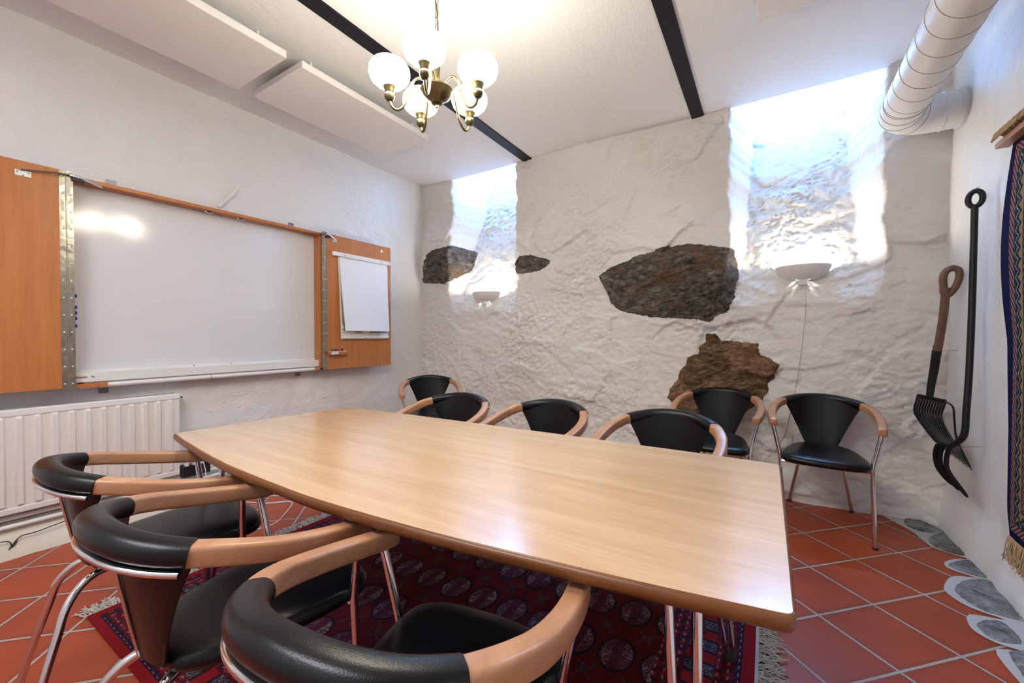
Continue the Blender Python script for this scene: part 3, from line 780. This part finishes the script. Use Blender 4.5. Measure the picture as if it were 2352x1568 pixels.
# ------------------------------------------------------------------ duct
du = thing('ventilation_duct', 'white spiral-seamed round ventilation duct under the ceiling, turning into the right wall', 'duct', (.69, 1.0, 2.53))
DX, DZ0, DZ1, RD = .665, 2.575, 2.50, .104
def dz_(y): return DZ1 + .055*(3.24-y)/1.5
dpath = [(DX, y, dz_(y)) for y in (YB+.02, 1.0, 3.0, 3.24)]
ctr_ = Vector((DX+.17, 3.24, DZ1))
elb = []
for k in range(1, 9):
    a = PI - (PI/2)*k/8; elb.append((ctr_.x + .17*math.cos(a), ctr_.y + .17*math.sin(a), DZ1))
end_ = (1.02, 3.41, DZ1)
def off(p): return (p[0]-.69, p[1]-1.0, p[2]-2.53)
MB().tube([off(p) for p in dpath + elb + [end_]], RD, 48).obj('duct_tube', 'white_metal', du)
sm = MB(); pitch = .127; y = .2; pts = []
while y < 3.12:
    for k in range(32):
        yy = y + pitch*k/32; a = 2*PI*k/32
        if yy < 3.12: pts.append(off((DX + (RD+.0004)*math.cos(a), yy, dz_(yy) + (RD+.0004)*math.sin(a))))
    y += pitch
sm.tube(pts, .0016, 4); sm.obj('spiral_seam', 'seam', du)
def ring_at(c, ax, r, rad, name, mat):
    ax = Vector(ax).normalized(); u = ax.orthogonal().normalized(); w_ = ax.cross(u)
    MB().tube([off(Vector(c) + (u*math.cos(2*PI*k/40) + w_*math.sin(2*PI*k/40))*r) for k in range(41)], rad, 6, False).obj(name, mat, du)
for yy in (3.135, 3.15, 3.22): ring_at((DX, yy, dz_(yy)), (0,1,0), RD+.0006, .0016, 'joint_ring', 'seam')
for k in (2, 5):
    a = PI - (PI/2)*k/8 + PI/32; ring_at((ctr_.x+.17*math.cos(a), ctr_.y+.17*math.sin(a), DZ1), (math.sin(a), -math.cos(a), 0), RD+.0006, .0016, 'joint_ring', 'seam')
ring_at((.865, 3.41, DZ1), (1,0,0), RD+.001, .004, 'collar', 'white_metal')
MB().lathe([(RD+.0005,0),(RD+.006,0),(RD+.006,.012),(RD+.0005,.012)], off((.935,3.41,DZ1)), 40, axis='X').obj('wall_collar', 'white_metal', du)
MB().b2(off((DX+.06, 2.46, 2.60)), off((1.0, 2.54, 2.66))).obj('wall_bracket', 'white_metal', du, bevel=.004)

# ------------------------------------------------------------------ hinged whiteboard cabinet on the left wall
BX = XL + .12           # front plane of the frame
Z0, Z1 = .875, 2.095; Y0, Y1 = .650, 2.222
wb = thing('whiteboard_cabinet', 'wall-mounted whiteboard in an orange wood frame with two wing doors folded open', 'whiteboard', (XL, (Y0+Y1)/2, Z0))
WO = Vector(wb.location)
def W(p): return tuple(Vector(p) - WO)
def wbox(a, b_): return MB().b2(W(a), W(b_))
fr = MB(); t = .022
for a, b_ in (((XL+.02,Y0,Z1-t),(BX,Y1,Z1)), ((XL+.02,Y0,Z0),(BX,Y0+.16,Z0+t)), ((XL+.02,Y1-.06,Z0),(BX,Y1,Z0+t)), ((XL+.02,Y0,Z0),(BX,Y0+t,Z1)), ((XL+.02,Y1-t,Z0),(BX,Y1,Z1))): fr.b2(W(a), W(b_))
fr.obj('frame', 'board_veneer', wb, smooth=False, bevel=.0015)
wbox((XL+.02,Y0+.01,Z0+.06), (XL+.03,Y1-.01,Z1-.01)).obj('writing_surface', 'enamel', wb, smooth=False)
for z in (1.02, 1.95):
    MB().lathe([(0,0),(.016,0),(.016,.002),(0,.003)], W((XL+.075, Y1-t-.003, z)), 16, axis='Y').obj('cap', 'card', wb)
# doors (wings)
dl = wbox((BX-.004,-.18,Z0+.004), (BX+.018,Y0-.033,Z1+.012)).obj('door', 'board_veneer', wb, smooth=False, bevel=.0015)
dr = wbox((BX-.004,Y1+.030,Z0-.004), (BX+.018,2.992,Z1+.002)).obj('door', 'board_veneer', wb, smooth=False, bevel=.0015)
def hinge(y0, y1, x, par, n=10):
    mb = wbox((x-.001,y0,Z0-.004), (x+.002,(y0+y1)/2-.002,Z1+.012)); mb.b2(W((x-.001,(y0+y1)/2+.002,Z0-.004)), W((x+.002,y1,Z1+.012)))
    mb.tube([W((x+.003,(y0+y1)/2,Z0-.004)), W((x+.003,(y0+y1)/2,Z1+.012))], .0032, 10)
    h_ = mb.obj('piano_hinge', 'hinge', par, smooth=True, angle=30)
    for s_ in (-1, 1):
        for k in range(n):
            MB().lathe([(0,.0030),(.003,.0026),(.0048,.0012),(.005,0)], W((x+.0018, (y0+y1)/2+s_*(y1-y0)*.27, Z0+.03+(Z1-Z0-.05)*k/(n-1))), 8, axis='X').obj('screw', 'zinc', h_)
hinge(Y0-.034, Y0+.022, BX+.018, dl, 13)
hinge(Y1-.014, Y1+.034, BX+.018, dr, 13)
# stays
def plate(c, d, par, name='stay_plate', mat='zinc'): return MB().box(W(c), d).obj(name, mat, par, bevel=.001)
p_ = plate((BX+.0195,.487,2.040), (.003,.058,.032), dl)
for a_, b_ in ((-.02,.006),(.02,.006),(0,-.010)): MB().lathe([(0,.003),(.004,.002),(.004,0)], W((BX+.021,.487+a_,2.040+b_)), 8, axis='X').obj('screw', 'dark_steel', p_)
MB().tube([W((BX+.028,.478,2.056)), W((BX+.040,.60,2.078)), W((BX+.034,.668,2.083))], .0042, 8).obj('stay_rod', 'dark_steel', wb)
MB().sweep([W((BX+.036,.655,2.086)), W((BX+.030,.70,2.084)), W((BX-.010,.800,2.066))], rrect(.007,.015,.003,2)).obj('stay_arm', 'zinc', wb)
MB().box(W((BX+.020,.690,2.068)), (.03,.05,.018)).obj('stay_pivot', 'black_plastic', wb, bevel=.003)
plate((BX+.0195,2.335,2.045), (.003,.045,.026), dr)
MB().tube([W((BX+.004,2.05,2.062)), W((BX+.026,2.16,2.076)), W((BX+.030,2.255,2.084))], .0035, 8).obj('stay_rod', 'dark_steel', wb)
MB().sweep([W((BX+.030,2.245,2.086)), W((BX+.030,2.275,2.084)), W((BX+.024,2.335,2.054))], rrect(.007,.012,.003,2)).obj('stay_arm', 'zinc', wb)
MB().box(W((BX+.026,2.262,2.066)), (.024,.04,.014)).obj('stay_pivot', 'black_plastic', wb, bevel=.003)
for y in (1.365, 1.575): 
    q_ = MB().box(W((XL+.075, y, Z1-t-.004)), (.020,.050,.008)).obj('magnet_catch', 'white_plastic', wb, bevel=.001)
    MB().box(W((XL+.086, y, Z1-t-.004)), (.003,.028,.006)).obj('catch_insert', 'black_plastic', q_)
for y, z in ((.865, Z1+.028), (2.005, Z1+.026), (.815, Z0-.024), (2.055, Z0-.022)):
    q_ = MB().box(W((XL+.012, y, z)), (.006,.044,.056)).obj('mounting_plate', 'dark_steel', wb, bevel=.001)
    for s_ in (-1, 1): MB().lathe([(0,.004),(.005,.002),(.005,0)], W((XL+.015, y+s_*.011, z+.008)), 8, axis='X').obj('screw', 'zinc', q_)
# pen tray and roller screen below the board
tr = wbox((XL+.03,Y0+.004,Z0+.068), (XL+.095,Y1-.020,Z0+.072)); tr.b2(W((XL+.091,Y0+.004,Z0+.030)), W((XL+.097,Y1-.004,Z0+.086))); tr.b2(W((XL+.03,Y0+.004,Z0+.07)), W((XL+.036,Y1-.02,Z0+.098)))
to = tr.obj('pen_tray', 'white_metal', wb, smooth=False, bevel=.001)
for y in (.70, 1.28, 1.52, 2.15): MB().lathe([(0,.003),(.004,.002),(.004,0)], W((XL+.036, y, Z0+.092)), 8, axis='X').obj('screw', 'dark_steel', to)
def text(s, name, loc, size, mat, rot, parent=None, ext=.0004):
    c = bpy.data.curves.new(name, 'FONT'); c.body = s; c.size = size; c.extrude = ext; c.offset = .0004; c.align_x = 'LEFT'; c.align_y = 'CENTER'
    c.materials.append(M[mat]); o = bpy.data.objects.new(name, c); COL.objects.link(o)
    me = bpy.data.meshes.new_from_object(o); bpy.data.objects.remove(o); me.materials.clear(); me.materials.append(M[mat])
    o = bpy.data.objects.new(name, me); COL.objects.link(o)
    if parent: o.parent = parent
    o.location = loc; o.rotation_euler = rot
    return o
RX90 = (PI/2, 0, PI/2)
text('Esselte', 'logo_lettering', W((XL+.0978, Y0+.030, Z0+.060)), .017, 'print_orange', RX90, to)
MB().box(W((XL+.0975, Y0+.100, Z0+.060)), (.001,.016,.004), rx=-.5).obj('logo_mark', 'marker_black', to)
rs = thing('roller_screen', 'white roller tube of a projection screen with a pull hook below the whiteboard tray', 'projection screen', (XL+.075, (Y0+Y1)/2, Z0+.02))
RO = Vector(rs.location)
MB().tube([Vector((XL+.082,Y0+.050,Z0+.006))-RO, Vector((XL+.082,Y1-.012,Z0+.006))-RO], .015, 20).obj('weight_bar', 'white_plastic', rs)
MB().tube([Vector((XL+.058,Y0+.065,Z0+.030))-RO, Vector((XL+.058,Y1-.025,Z0+.030))-RO], .026, 24).obj('roller', 'white_metal', rs)
MB().box(Vector((XL+.092,Y0+.042,Z0+.004))-RO, (.006,.028,.006)).obj('end_clip', 'white_plastic', rs)
MB().tube(cat([Vector((XL+.098,1.36,Z0+.018))-RO, Vector((XL+.100,1.362,Z0+.0))-RO, Vector((XL+.098,1.37,Z0-.022))-RO, Vector((XL+.099,1.382,Z0-.032))-RO], 5), .0016, 6).obj('pull_hook', 'hook', rs)
er = MB(); er.b2((-.012,-.075,0), (.012,.075,.010))
for k in range(5): er.b2((-.016,-.060+.030*k-.004,.008), (.016,-.060+.030*k+.004,.026))
er.b2((.006,-.070,.008), (.012,.070,.024)); e_ = er.obj('eraser_rack', 'white_plastic', smooth=False, bevel=.001)
e_.location = (XL+.058, 1.030, Z0+.0725); tag(e_, 'ribbed white plastic rack standing on the whiteboard pen tray', 'pen rack')
# magnets
mg0 = None
for k, (z, lab) in enumerate(((1.413,'round blue magnet on the whiteboard, highest, apart from the other four'),(1.346,'round blue magnet on the whiteboard, second from the top'),(1.313,'round blue magnet on the whiteboard, middle one of the five'),(1.280,'round blue magnet on the whiteboard, fourth from the top'),(1.236,'round blue magnet on the whiteboard, lowest of the five'))):
    if mg0 is None:
        o = MB().lathe([(0,.009),(.009,.0085),(.0125,.006),(.013,0),(0,0)], n=20, axis='X').obj('magnet', 'blue_magnet'); mg0 = o
    else: o = mg0.copy(); COL.objects.link(o)
    o.location = (XL+.030, .690, z); tag(o, lab, 'magnet', 'blue magnets on the whiteboard')
# flipchart on the right wing
fx = BX+.018
cl = wbox((fx+.002,2.300,1.905), (fx+.028,2.965,1.945)); clo = cl.obj('flipchart_clamp', 'white_plastic', dr, bevel=.006)
for y in (2.43, 2.85): MB().lathe([(0,.014),(.012,.012),(.015,.006),(.015,0)], W((fx+.026, y, 1.925)), 16, axis='X').obj('clamp_knob', 'white_plastic', clo)
lg_ = MB().lathe([(0,.001),(.014,.001),(.0145,0)], W((fx+.0005,2.875,2.043)), 16, axis='X').obj('badge', 'sticker', dr)
fc = thing('flipchart_pad', 'white flipchart pad hanging from the clamp on the right wing of the whiteboard cabinet', 'flipchart', (fx+.005, 2.62, 1.905))
def FP(x, y, z): return (x-(fx+.005), y-2.62, z-1.905)
# crinkled film backing bag
def sheet(y0a, y1a, y0b, y1b, z0, z1, xf, th, mat, name, n=16, wob=0.0):
    mb = MB(); A, B = [], []
    for j in range(n+1):
        v = j/n
        for i in range(9):
            u = i/8; y = (y0a + (y1a-y0a)*u)*(1-v) + (y0b + (y1b-y0b)*u)*v; z = z0 + (z1-z0)*v
            xx = xf(v) + wob*noise.noise(Vector((y*14, z*14, 3)))
            A.append(FP(xx, y, z)); B.append(FP(xx-th, y, z))
    N_ = len(A); fs = []; g = lambda j, i: j*9+i
    for j in range(n):
        for i in range(8):
            fs.append((g(j,i), g(j,i+1), g(j+1,i+1), g(j+1,i))); fs.append((N_+g(j,i), N_+g(j+1,i), N_+g(j+1,i+1), N_+g(j,i+1)))
        fs.append((g(j,0), g(j+1,0), N_+g(j+1,0), N_+g(j,0))); fs.append((g(j,8), N_+g(j,8), N_+g(j+1,8), g(j+1,8)))
    for i in range(8):
        fs.append((g(n,i), g(n,i+1), N_+g(n,i+1), N_+g(n,i))); fs.append((g(0,i), N_+g(0,i), N_+g(0,i+1), g(0,i+1)))
    mb.add(A+B, fs); return mb.obj(name, mat, fc, angle=35)
sheet(2.365,2.945,2.385,2.945,1.925,1.155, lambda v: fx+.004+.012*v, .002, 'film', 'plastic_sleeve', 20, .004)
sheet(2.385,2.930,2.400,2.930,1.920,1.205, lambda v: fx+.007+.008*v, .003, 'card', 'card_back')
sheet(2.375,2.930,2.395,2.905,1.920,1.222, lambda v: fx+.012+.065*v**1.1, .012, 'paper', 'paper_pad', 16, .001)
MB().tube([FP(fx+.016,2.392,1.160), FP(fx+.016,2.940,1.160)], .017, 14).obj('rolled_sleeve_end', 'film', fc)
# marker shelf with 4 pens
sh = thing('marker_holder', 'small wooden marker holder with a white label on the right wing of the whiteboard cabinet', 'pen holder', (fx, 2.345, 1.005))
MB().b2((0,-.085,0), (.045,.085,.028)).obj('holder_block', 'board_veneer', sh, smooth=False, bevel=.001)
MB().b2((.0,-.078,.028), (.044,.085,.031)).obj('holder_strip', 'white_plastic', sh, smooth=False)
lb = MB().b2((.045,-.078,.004), (.0458,-.010,.024)).obj('holder_label', 'paper', sh, smooth=False)
MB().b2((.0458,-.066,.014), (.0462,-.020,.018)).obj('label_print', 'print_purple', lb, smooth=False)
for k, (mt_, cn_) in enumerate((('marker_green','green'),('marker_blue','blue'),('marker_red','red'),('marker_black','black'))):
    o = MB().lathe([(0,-.0),(.0085,0),(.0085,.017),(.0075,.021),(0,.022)], n=14).obj('marker_pen', mt_)
    o.location = (fx+.022, 2.345-.055+.034*k, 1.0360); tag(o, '%s capped marker pen standing in the wooden holder on the board wing' % cn_, 'marker', 'marker pens in the wooden holder')
tag(MB().tube([(XL+.012,1.455,2.140),(XL+.012,1.470,2.155),(XL+.012,1.595,2.322)], .012, 4).obj('cable_conduit', 'white_plastic'), 'short white cable conduit slanting up the wall above the whiteboard', 'conduit')
MB_ = MB().tube(cat([W((BX-.045,1.44,Z1-.020)), W((BX-.043,1.442,Z1-.035)), W((BX-.046,1.445,Z1-.048))], 4), .0015, 6).obj('hook', 'dark_steel', wb)
MB().tube([W((BX+.018,.395,1.955)), W((BX+.045,.405,1.952))], .004, 8).obj('door_pin', 'dark_steel', dl)

# ------------------------------------------------------------------ radiator
rd = thing('radiator', 'cream ribbed panel radiator on the left wall below the whiteboard', 'radiator', (-3.44, .4, .225))
def RP(x, y, z): return (x+3.44, y-.4, z-.225)
ya, yb = -.45, 1.165; mb = MB(); sec = []; p0 = .0655; n_ = int((yb-.03-ya)/p0)
for zz in (.262, .275, .735, .748):
    row = []
    for k in range(n_):
        y0 = ya + .03 + k*p0; d = .013 if .27 < zz < .74 else .002
        for fx_, dx in ((0,0),(.22,0),(.36,1),(.64,1),(.78,0)): row.append(RP(-3.405 + .0 + d*(dx), y0+fx_*p0, zz))
    row.append(RP(-3.405, yb, zz)); row.append(RP(-3.43, yb, zz)); row.insert(0, RP(-3.405, ya, zz)); row.insert(0, RP(-3.43, ya, zz)); sec.append(row)
mb.loft(sec, False, False)
mb.b2(RP(-3.43,ya,.262), RP(-3.46,yb,.748)); mb.obj('front_panel', 'radiator', rd, angle=25)
tb_ = MB(); tb_.b2(RP(-3.47,ya,.745), RP(-3.400,yb+.012,.785)); tb_.obj('top_grille', 'white_metal', rd, bevel=.008, seg=3)
gl = MB()
for k in range(2): gl.b2(RP(-3.455+.024*k, ya+.02, .785), RP(-3.447+.024*k, yb-.01, .787))
gl.obj('grille_slots', 'seam', rd, smooth=False)
MB().b2(RP(-3.46,ya,.228), RP(-3.398,yb+.004,.262)).obj('bottom_channel', 'radiator', rd, bevel=.006)
MB().b2(RP(-3.46,yb-.004,.24), RP(-3.404,yb+.006,.76)).obj('side_cover', 'white_metal', rd, bevel=.004)
MB().lathe([(0,0),(.006,0),(.006,.018),(0,.02)], RP(-3.42,yb+.010,.755), 10, axis='Y').obj('bleed_valve', 'dark_steel', rd)
MB().tube([RP(-3.45,ya,.196), RP(-3.45,1.55,.196)], .012, 12).obj('heating_pipe', 'white_metal', rd)
MB().tube([RP(-3.425,ya,.158), RP(-3.425,1.55,.158)], .011, 12).obj('heating_pipe', 'white_metal', rd)
for yb_ in (0.0, 1.0): MB().b2(RP(-3.49,yb_,.30), RP(-3.455,yb_+.03,.70)).obj('wall_bracket', 'white_metal', rd, smooth=False)

# ------------------------------------------------------------------ power box and cables
pb = thing('power_strip', 'black power box with plugged white cables on the wall at the end of the radiator', 'power strip', (-3.40, 1.255, .17))
MB().box((-.02,.01,.07), (.05,.17,.085)).obj('housing', 'black_plastic', pb, bevel=.008)
for k in range(3): MB().box((.0, -.05+.045*k, .125), (.028,.022,.040)).obj('plug', 'white_cable', pb, bevel=.004)
for k, pts in enumerate(([(.0,-.03,.14),(.03,-.01,.16),(.035,.0,.08),(.03,.02,-.05),(.04,.06,-.14)], [(.0,-.005,.14),(.04,.02,.15),(.035,.05,.05),(.04,.05,-.08),(.05,.08,-.15)])):
    MB().tube(cat(pts, 6), .0035, 6).obj('lead', 'white_cable', pb)
def floor_cord(pts, r, mat, lab):
    return tag(MB().tube(cat(pts, 8), r, 6).obj('floor_cable', mat), lab, 'cable')
floor_cord([(-3.33,1.33,.02),(-3.0,1.50,.004),(-2.85,1.62,.004),(-2.70,1.50,.004),(-2.60,1.36,.004),(-2.66,1.22,.004),(-2.80,1.18,.004),(-2.88,1.26,.004)], .003, 'white_cable', 'white cable looping over the red tiles behind the chair arms')
floor_cord([(-3.34,1.36,.03),(-3.05,1.62,.004),(-2.80,1.80,.004),(-2.50,1.78,.004),(-2.2,1.85,.012)], .003, 'white_cable', 'white cable running across the red tiles and under the table')
cc = [(-3.395,.10,.075),(-3.39,.39,.100),(-3.385,.43,.06),(-3.40,.45,.090),(-3.385,.42,.05),(-3.395,.46,.10),(-3.39,.52,.105),(-3.40,.70,.128),(-3.41,.95,.135),(-3.40,1.10,.125),(-3.42,1.22,.15)]
floor_cord(cc, .0026, 'black_plastic', 'thin black knotted cable lying on the plaster footing under the radiator')

# ------------------------------------------------------------------ tools on the right wall
ft_ = thing('garden_fork', 'old many-tined fork with a worn wooden D-handle hanging on the right wall', 'fork', (.92, 3.31, 1.57))
FO = Vector(ft_.location)
def fo(p): return tuple(Vector(p) - FO)
top = Vector((.885,3.32,1.545)); bot = Vector((.835,3.40,.95)); hd = Vector((.832,3.39,.815))
shaft = cat([(.876,3.325,1.43), (.872,3.34,1.30), (.862,3.36,1.15), (.852,3.38,1.02), (.842,3.39,.93)], 5)
MB().sweep([fo(p) for p in shaft], rrect(.038,.030,.012,4), [1]*(len(shaft)-2)+[.9,.8]).obj('wooden_shaft', 'fork_handle', ft_)
# D grip: closed loop in the plane perpendicular to wall
loop = cat([(.878,3.325,1.41), (.866,3.322,1.46), (.864,3.320,1.52), (.878,3.318,1.553), (.900,3.316,1.562), (.924,3.314,1.550), (.926,3.315,1.50), (.906,3.320,1.44)], 5, True)
MB().tube([fo(p) for p in loop + [loop[0], loop[1]]], .0175, 10, False).obj('grip', 'fork_handle', ft_)
MB().tube([fo((.872,3.325,1.42)), fo((.876,3.324,1.455))], [.022,.026], 10).obj('grip_neck', 'fork_handle', ft_)
MB().tube([fo((.855,3.37,1.09)), fo((.848,3.384,.98)), fo((.838,3.392,.88)), fo(hd)], [.022,.021,.019,.017], 12).obj('socket', 'iron', ft_)
MB().tube([fo((.848,3.384,1.12)), fo((.840,3.39,.98))], .007, 6).obj('socket_strap', 'iron', ft_)
# head bar runs out from wall; tines sweep down and back to the wall
b0, b1 = Vector((.790,3.43,.812)), Vector((.878,3.31,.800))
MB().sweep([fo(b0), fo(b1)], rrect(.014,.022,.003,2)).obj('head_bar', 'iron', ft_)
NT = 11
for k in range(NT):
    s_ = k/(NT-1); p = b0.lerp(b1, s_)
    # tip positions spread from px(2165,1045) to px(2235,1080)
    tip = Vector((.858,3.38,.545)).lerp(Vector((.925,3.10,.470)), s_)
    mid1 = p + Vector((-.012, .012, -.10)); mid2 = p.lerp(tip, .55) + Vector((-.022,.02,-.02))
    MB().tube([fo(q) for q in cat([p, p+Vector((-.006,.004,-.035)), mid1, mid2, tip], 5)], [.0054]*17+[.0045,.0036,.0028,.0018], 6).obj('tine', 'iron', ft_)
MB().tube([fo(q) for q in cat([(.878,3.31,.800),(.898,3.27,.775),(.902,3.26,.70),(.905,3.23,.60),(.925,3.12,.48)], 6)], .0048, 8).obj('outer_tine', 'iron', ft_)
MB().tube([fo(q) for q in cat([(.900,3.33,1.570),(.915,3.38,1.590),(.94,3.42,1.590),(.96,3.45,1.588)], 4)], .002, 6).obj('wall_hook', 'hook', ft_)
MB().tube([fo(q) for q in [(.845,3.37,1.085),(.90,3.40,1.09),(.955,3.42,1.092)]], .0012, 5).obj('retaining_wire', 'hook', ft_)

ir = thing('iron_claw_bar', 'long black iron bar with a ring eye and bent claws hanging on the right wall', 'tool', (.90, 3.05, 1.90))
IO = Vector(ir.location)
def io(p): return tuple(Vector(p) - IO)
ringp = [(.905 + .028*math.cos(a)*.75, 3.045 - .028*math.cos(a)*.66, 1.880 + .040*math.sin(a)) for a in [2*PI*k/24 for k in range(25)]]
MB().tube([io(p) for p in ringp], .0125, 10, False).obj('ring_eye', 'iron', ir)
bar = cat([(.903,3.045,1.835), (.900,3.040,1.60), (.896,3.035,1.30), (.886,3.02,1.00), (.872,3.00,.78), (.868,2.995,.70), (.860,3.000,.655), (.838,3.02,.615), (.822,3.03,.600)], 5)
MB().tube([io(p) for p in bar], [.0145]*(len(bar)-4)+[.0145,.014,.013,.012], 12).obj('bar', 'iron', ir)
for k, (dx, dy, tx, ty, tz) in enumerate(((-.020,.030,.842,3.06,.390), (-.008,.010,.862,3.04,.372), (.012,-.010,.885,3.01,.350))):
    pts = cat([(.826,3.028,.604), (.812+dx,3.04+dy,.595), (.802+dx,3.05+dy,.53), (.812+dx*.8,3.045+dy,.46), (tx,ty,tz)], 6)
    MB().tube([io(p) for p in pts], [.011]*(len(pts)-3)+[.0095,.008,.005], 8).obj('claw', 'iron', ir)
MB().tube([io(q) for q in cat([(.905,3.06,1.915),(.93,3.13,1.95),(.96,3.19,1.975)], 5)], .002, 6).obj('wall_hook', 'hook', ir)
MB().tube([io(q) for q in [(.855,3.02,.60),(.91,3.07,.60),(.955,3.105,.598)]], .0012, 5).obj('retaining_wire', 'hook', ir)

# ------------------------------------------------------------------ carpet hanging on right wall
wr = thing('wall_carpet', 'patterned blue, red and yellow carpet with fringes hanging on the right wall', 'wall hanging', (.93, (WRY0+WRY1)/2, WRZ1))
cyw = (WRY0+WRY1)/2
def wave(y, z):
    e = max(0, 1-(WRY1-y)/.25)
    return .928 - .010*math.sin((y-WRY0)*9) - .022*e*math.sin(PI*min(1, max(0, (WRZ1-z)/.9)))
mb = MB(); ny, nz = 24, 50; A, B = [], []
for j in range(nz+1):
    for i in range(ny+1):
        z = WRZ0 + (WRZ1-WRZ0)*j/nz; bul = .030*math.sin(PI*min(1, (WRZ1-z)/1.3))
        y = WRY0 + (WRY1-WRY0)*i/ny + bul*(i/ny)**3 - .03*(1 - min(1, (z-WRZ0)/.12))*(i/ny)**6
        x = wave(y, z); A.append((x-.93, y-cyw, z-WRZ1)); B.append((x-.93+.010, y-cyw, z-WRZ1))
N_ = len(A); g = lambda j, i: j*(ny+1)+i; fs = []
for j in range(nz):
    for i in range(ny):
        fs.append((g(j,i), g(j,i+1), g(j+1,i+1), g(j+1,i))); fs.append((N_+g(j,i), N_+g(j+1,i), N_+g(j+1,i+1), N_+g(j,i+1)))
    fs.append((g(j,0), g(j+1,0), N_+g(j+1,0), N_+g(j,0))); fs.append((g(j,ny), N_+g(j,ny), N_+g(j+1,ny), g(j+1,ny)))
for i in range(ny): fs.append((g(0,i), N_+g(0,i), N_+g(0,i+1), g(0,i+1))); fs.append((g(nz,i), g(nz,i+1), N_+g(nz,i+1), N_+g(nz,i)))
mb.add(A+B, fs); mb.obj('carpet_panel', 'wallrug', wr, angle=60)
MB().b2((-.035, WRY0-.02-cyw, -.012), (.012, WRY1+.045-cyw, .012)).obj('hanging_batten', 'beech_arm', wr, bevel=.002)
def vfringe(z0, ln, up, name, xo):
    mb = MB(); y = WRY0
    while y < WRY1+(.03 if up else -.045):
        for k in range(3):
            yy = y + random.uniform(-.004,.004); a = random.uniform(-.25,.25); l_ = ln*random.uniform(.7,1.1)
            if up: pts = [(xo, yy, z0), (xo-.012, yy+.01*a, z0+l_*.35), (xo-.035, yy+.04*a, z0+l_*.45), (xo-.050+.01*a, yy+.07*a, z0+l_*.05)]
            else: pts = [(xo, yy, z0), (xo+random.uniform(-.01,.006), yy+.03*a, z0-l_*.5), (xo+random.uniform(-.02,.006), yy+.07*a, z0-l_)]
            mb.tube([(p[0]-.93, p[1]-cyw, p[2]-WRZ1) for p in cat(pts, 3)], .0018, 4)
        y += .007
    o = mb.obj(name, 'fringe_tan', wr); o['kind'] = 'stuff'
vfringe(WRZ1+.010, .10, True, 'fringe', .925); vfringe(WRZ0+.004, .11, False, 'fringe', .928)
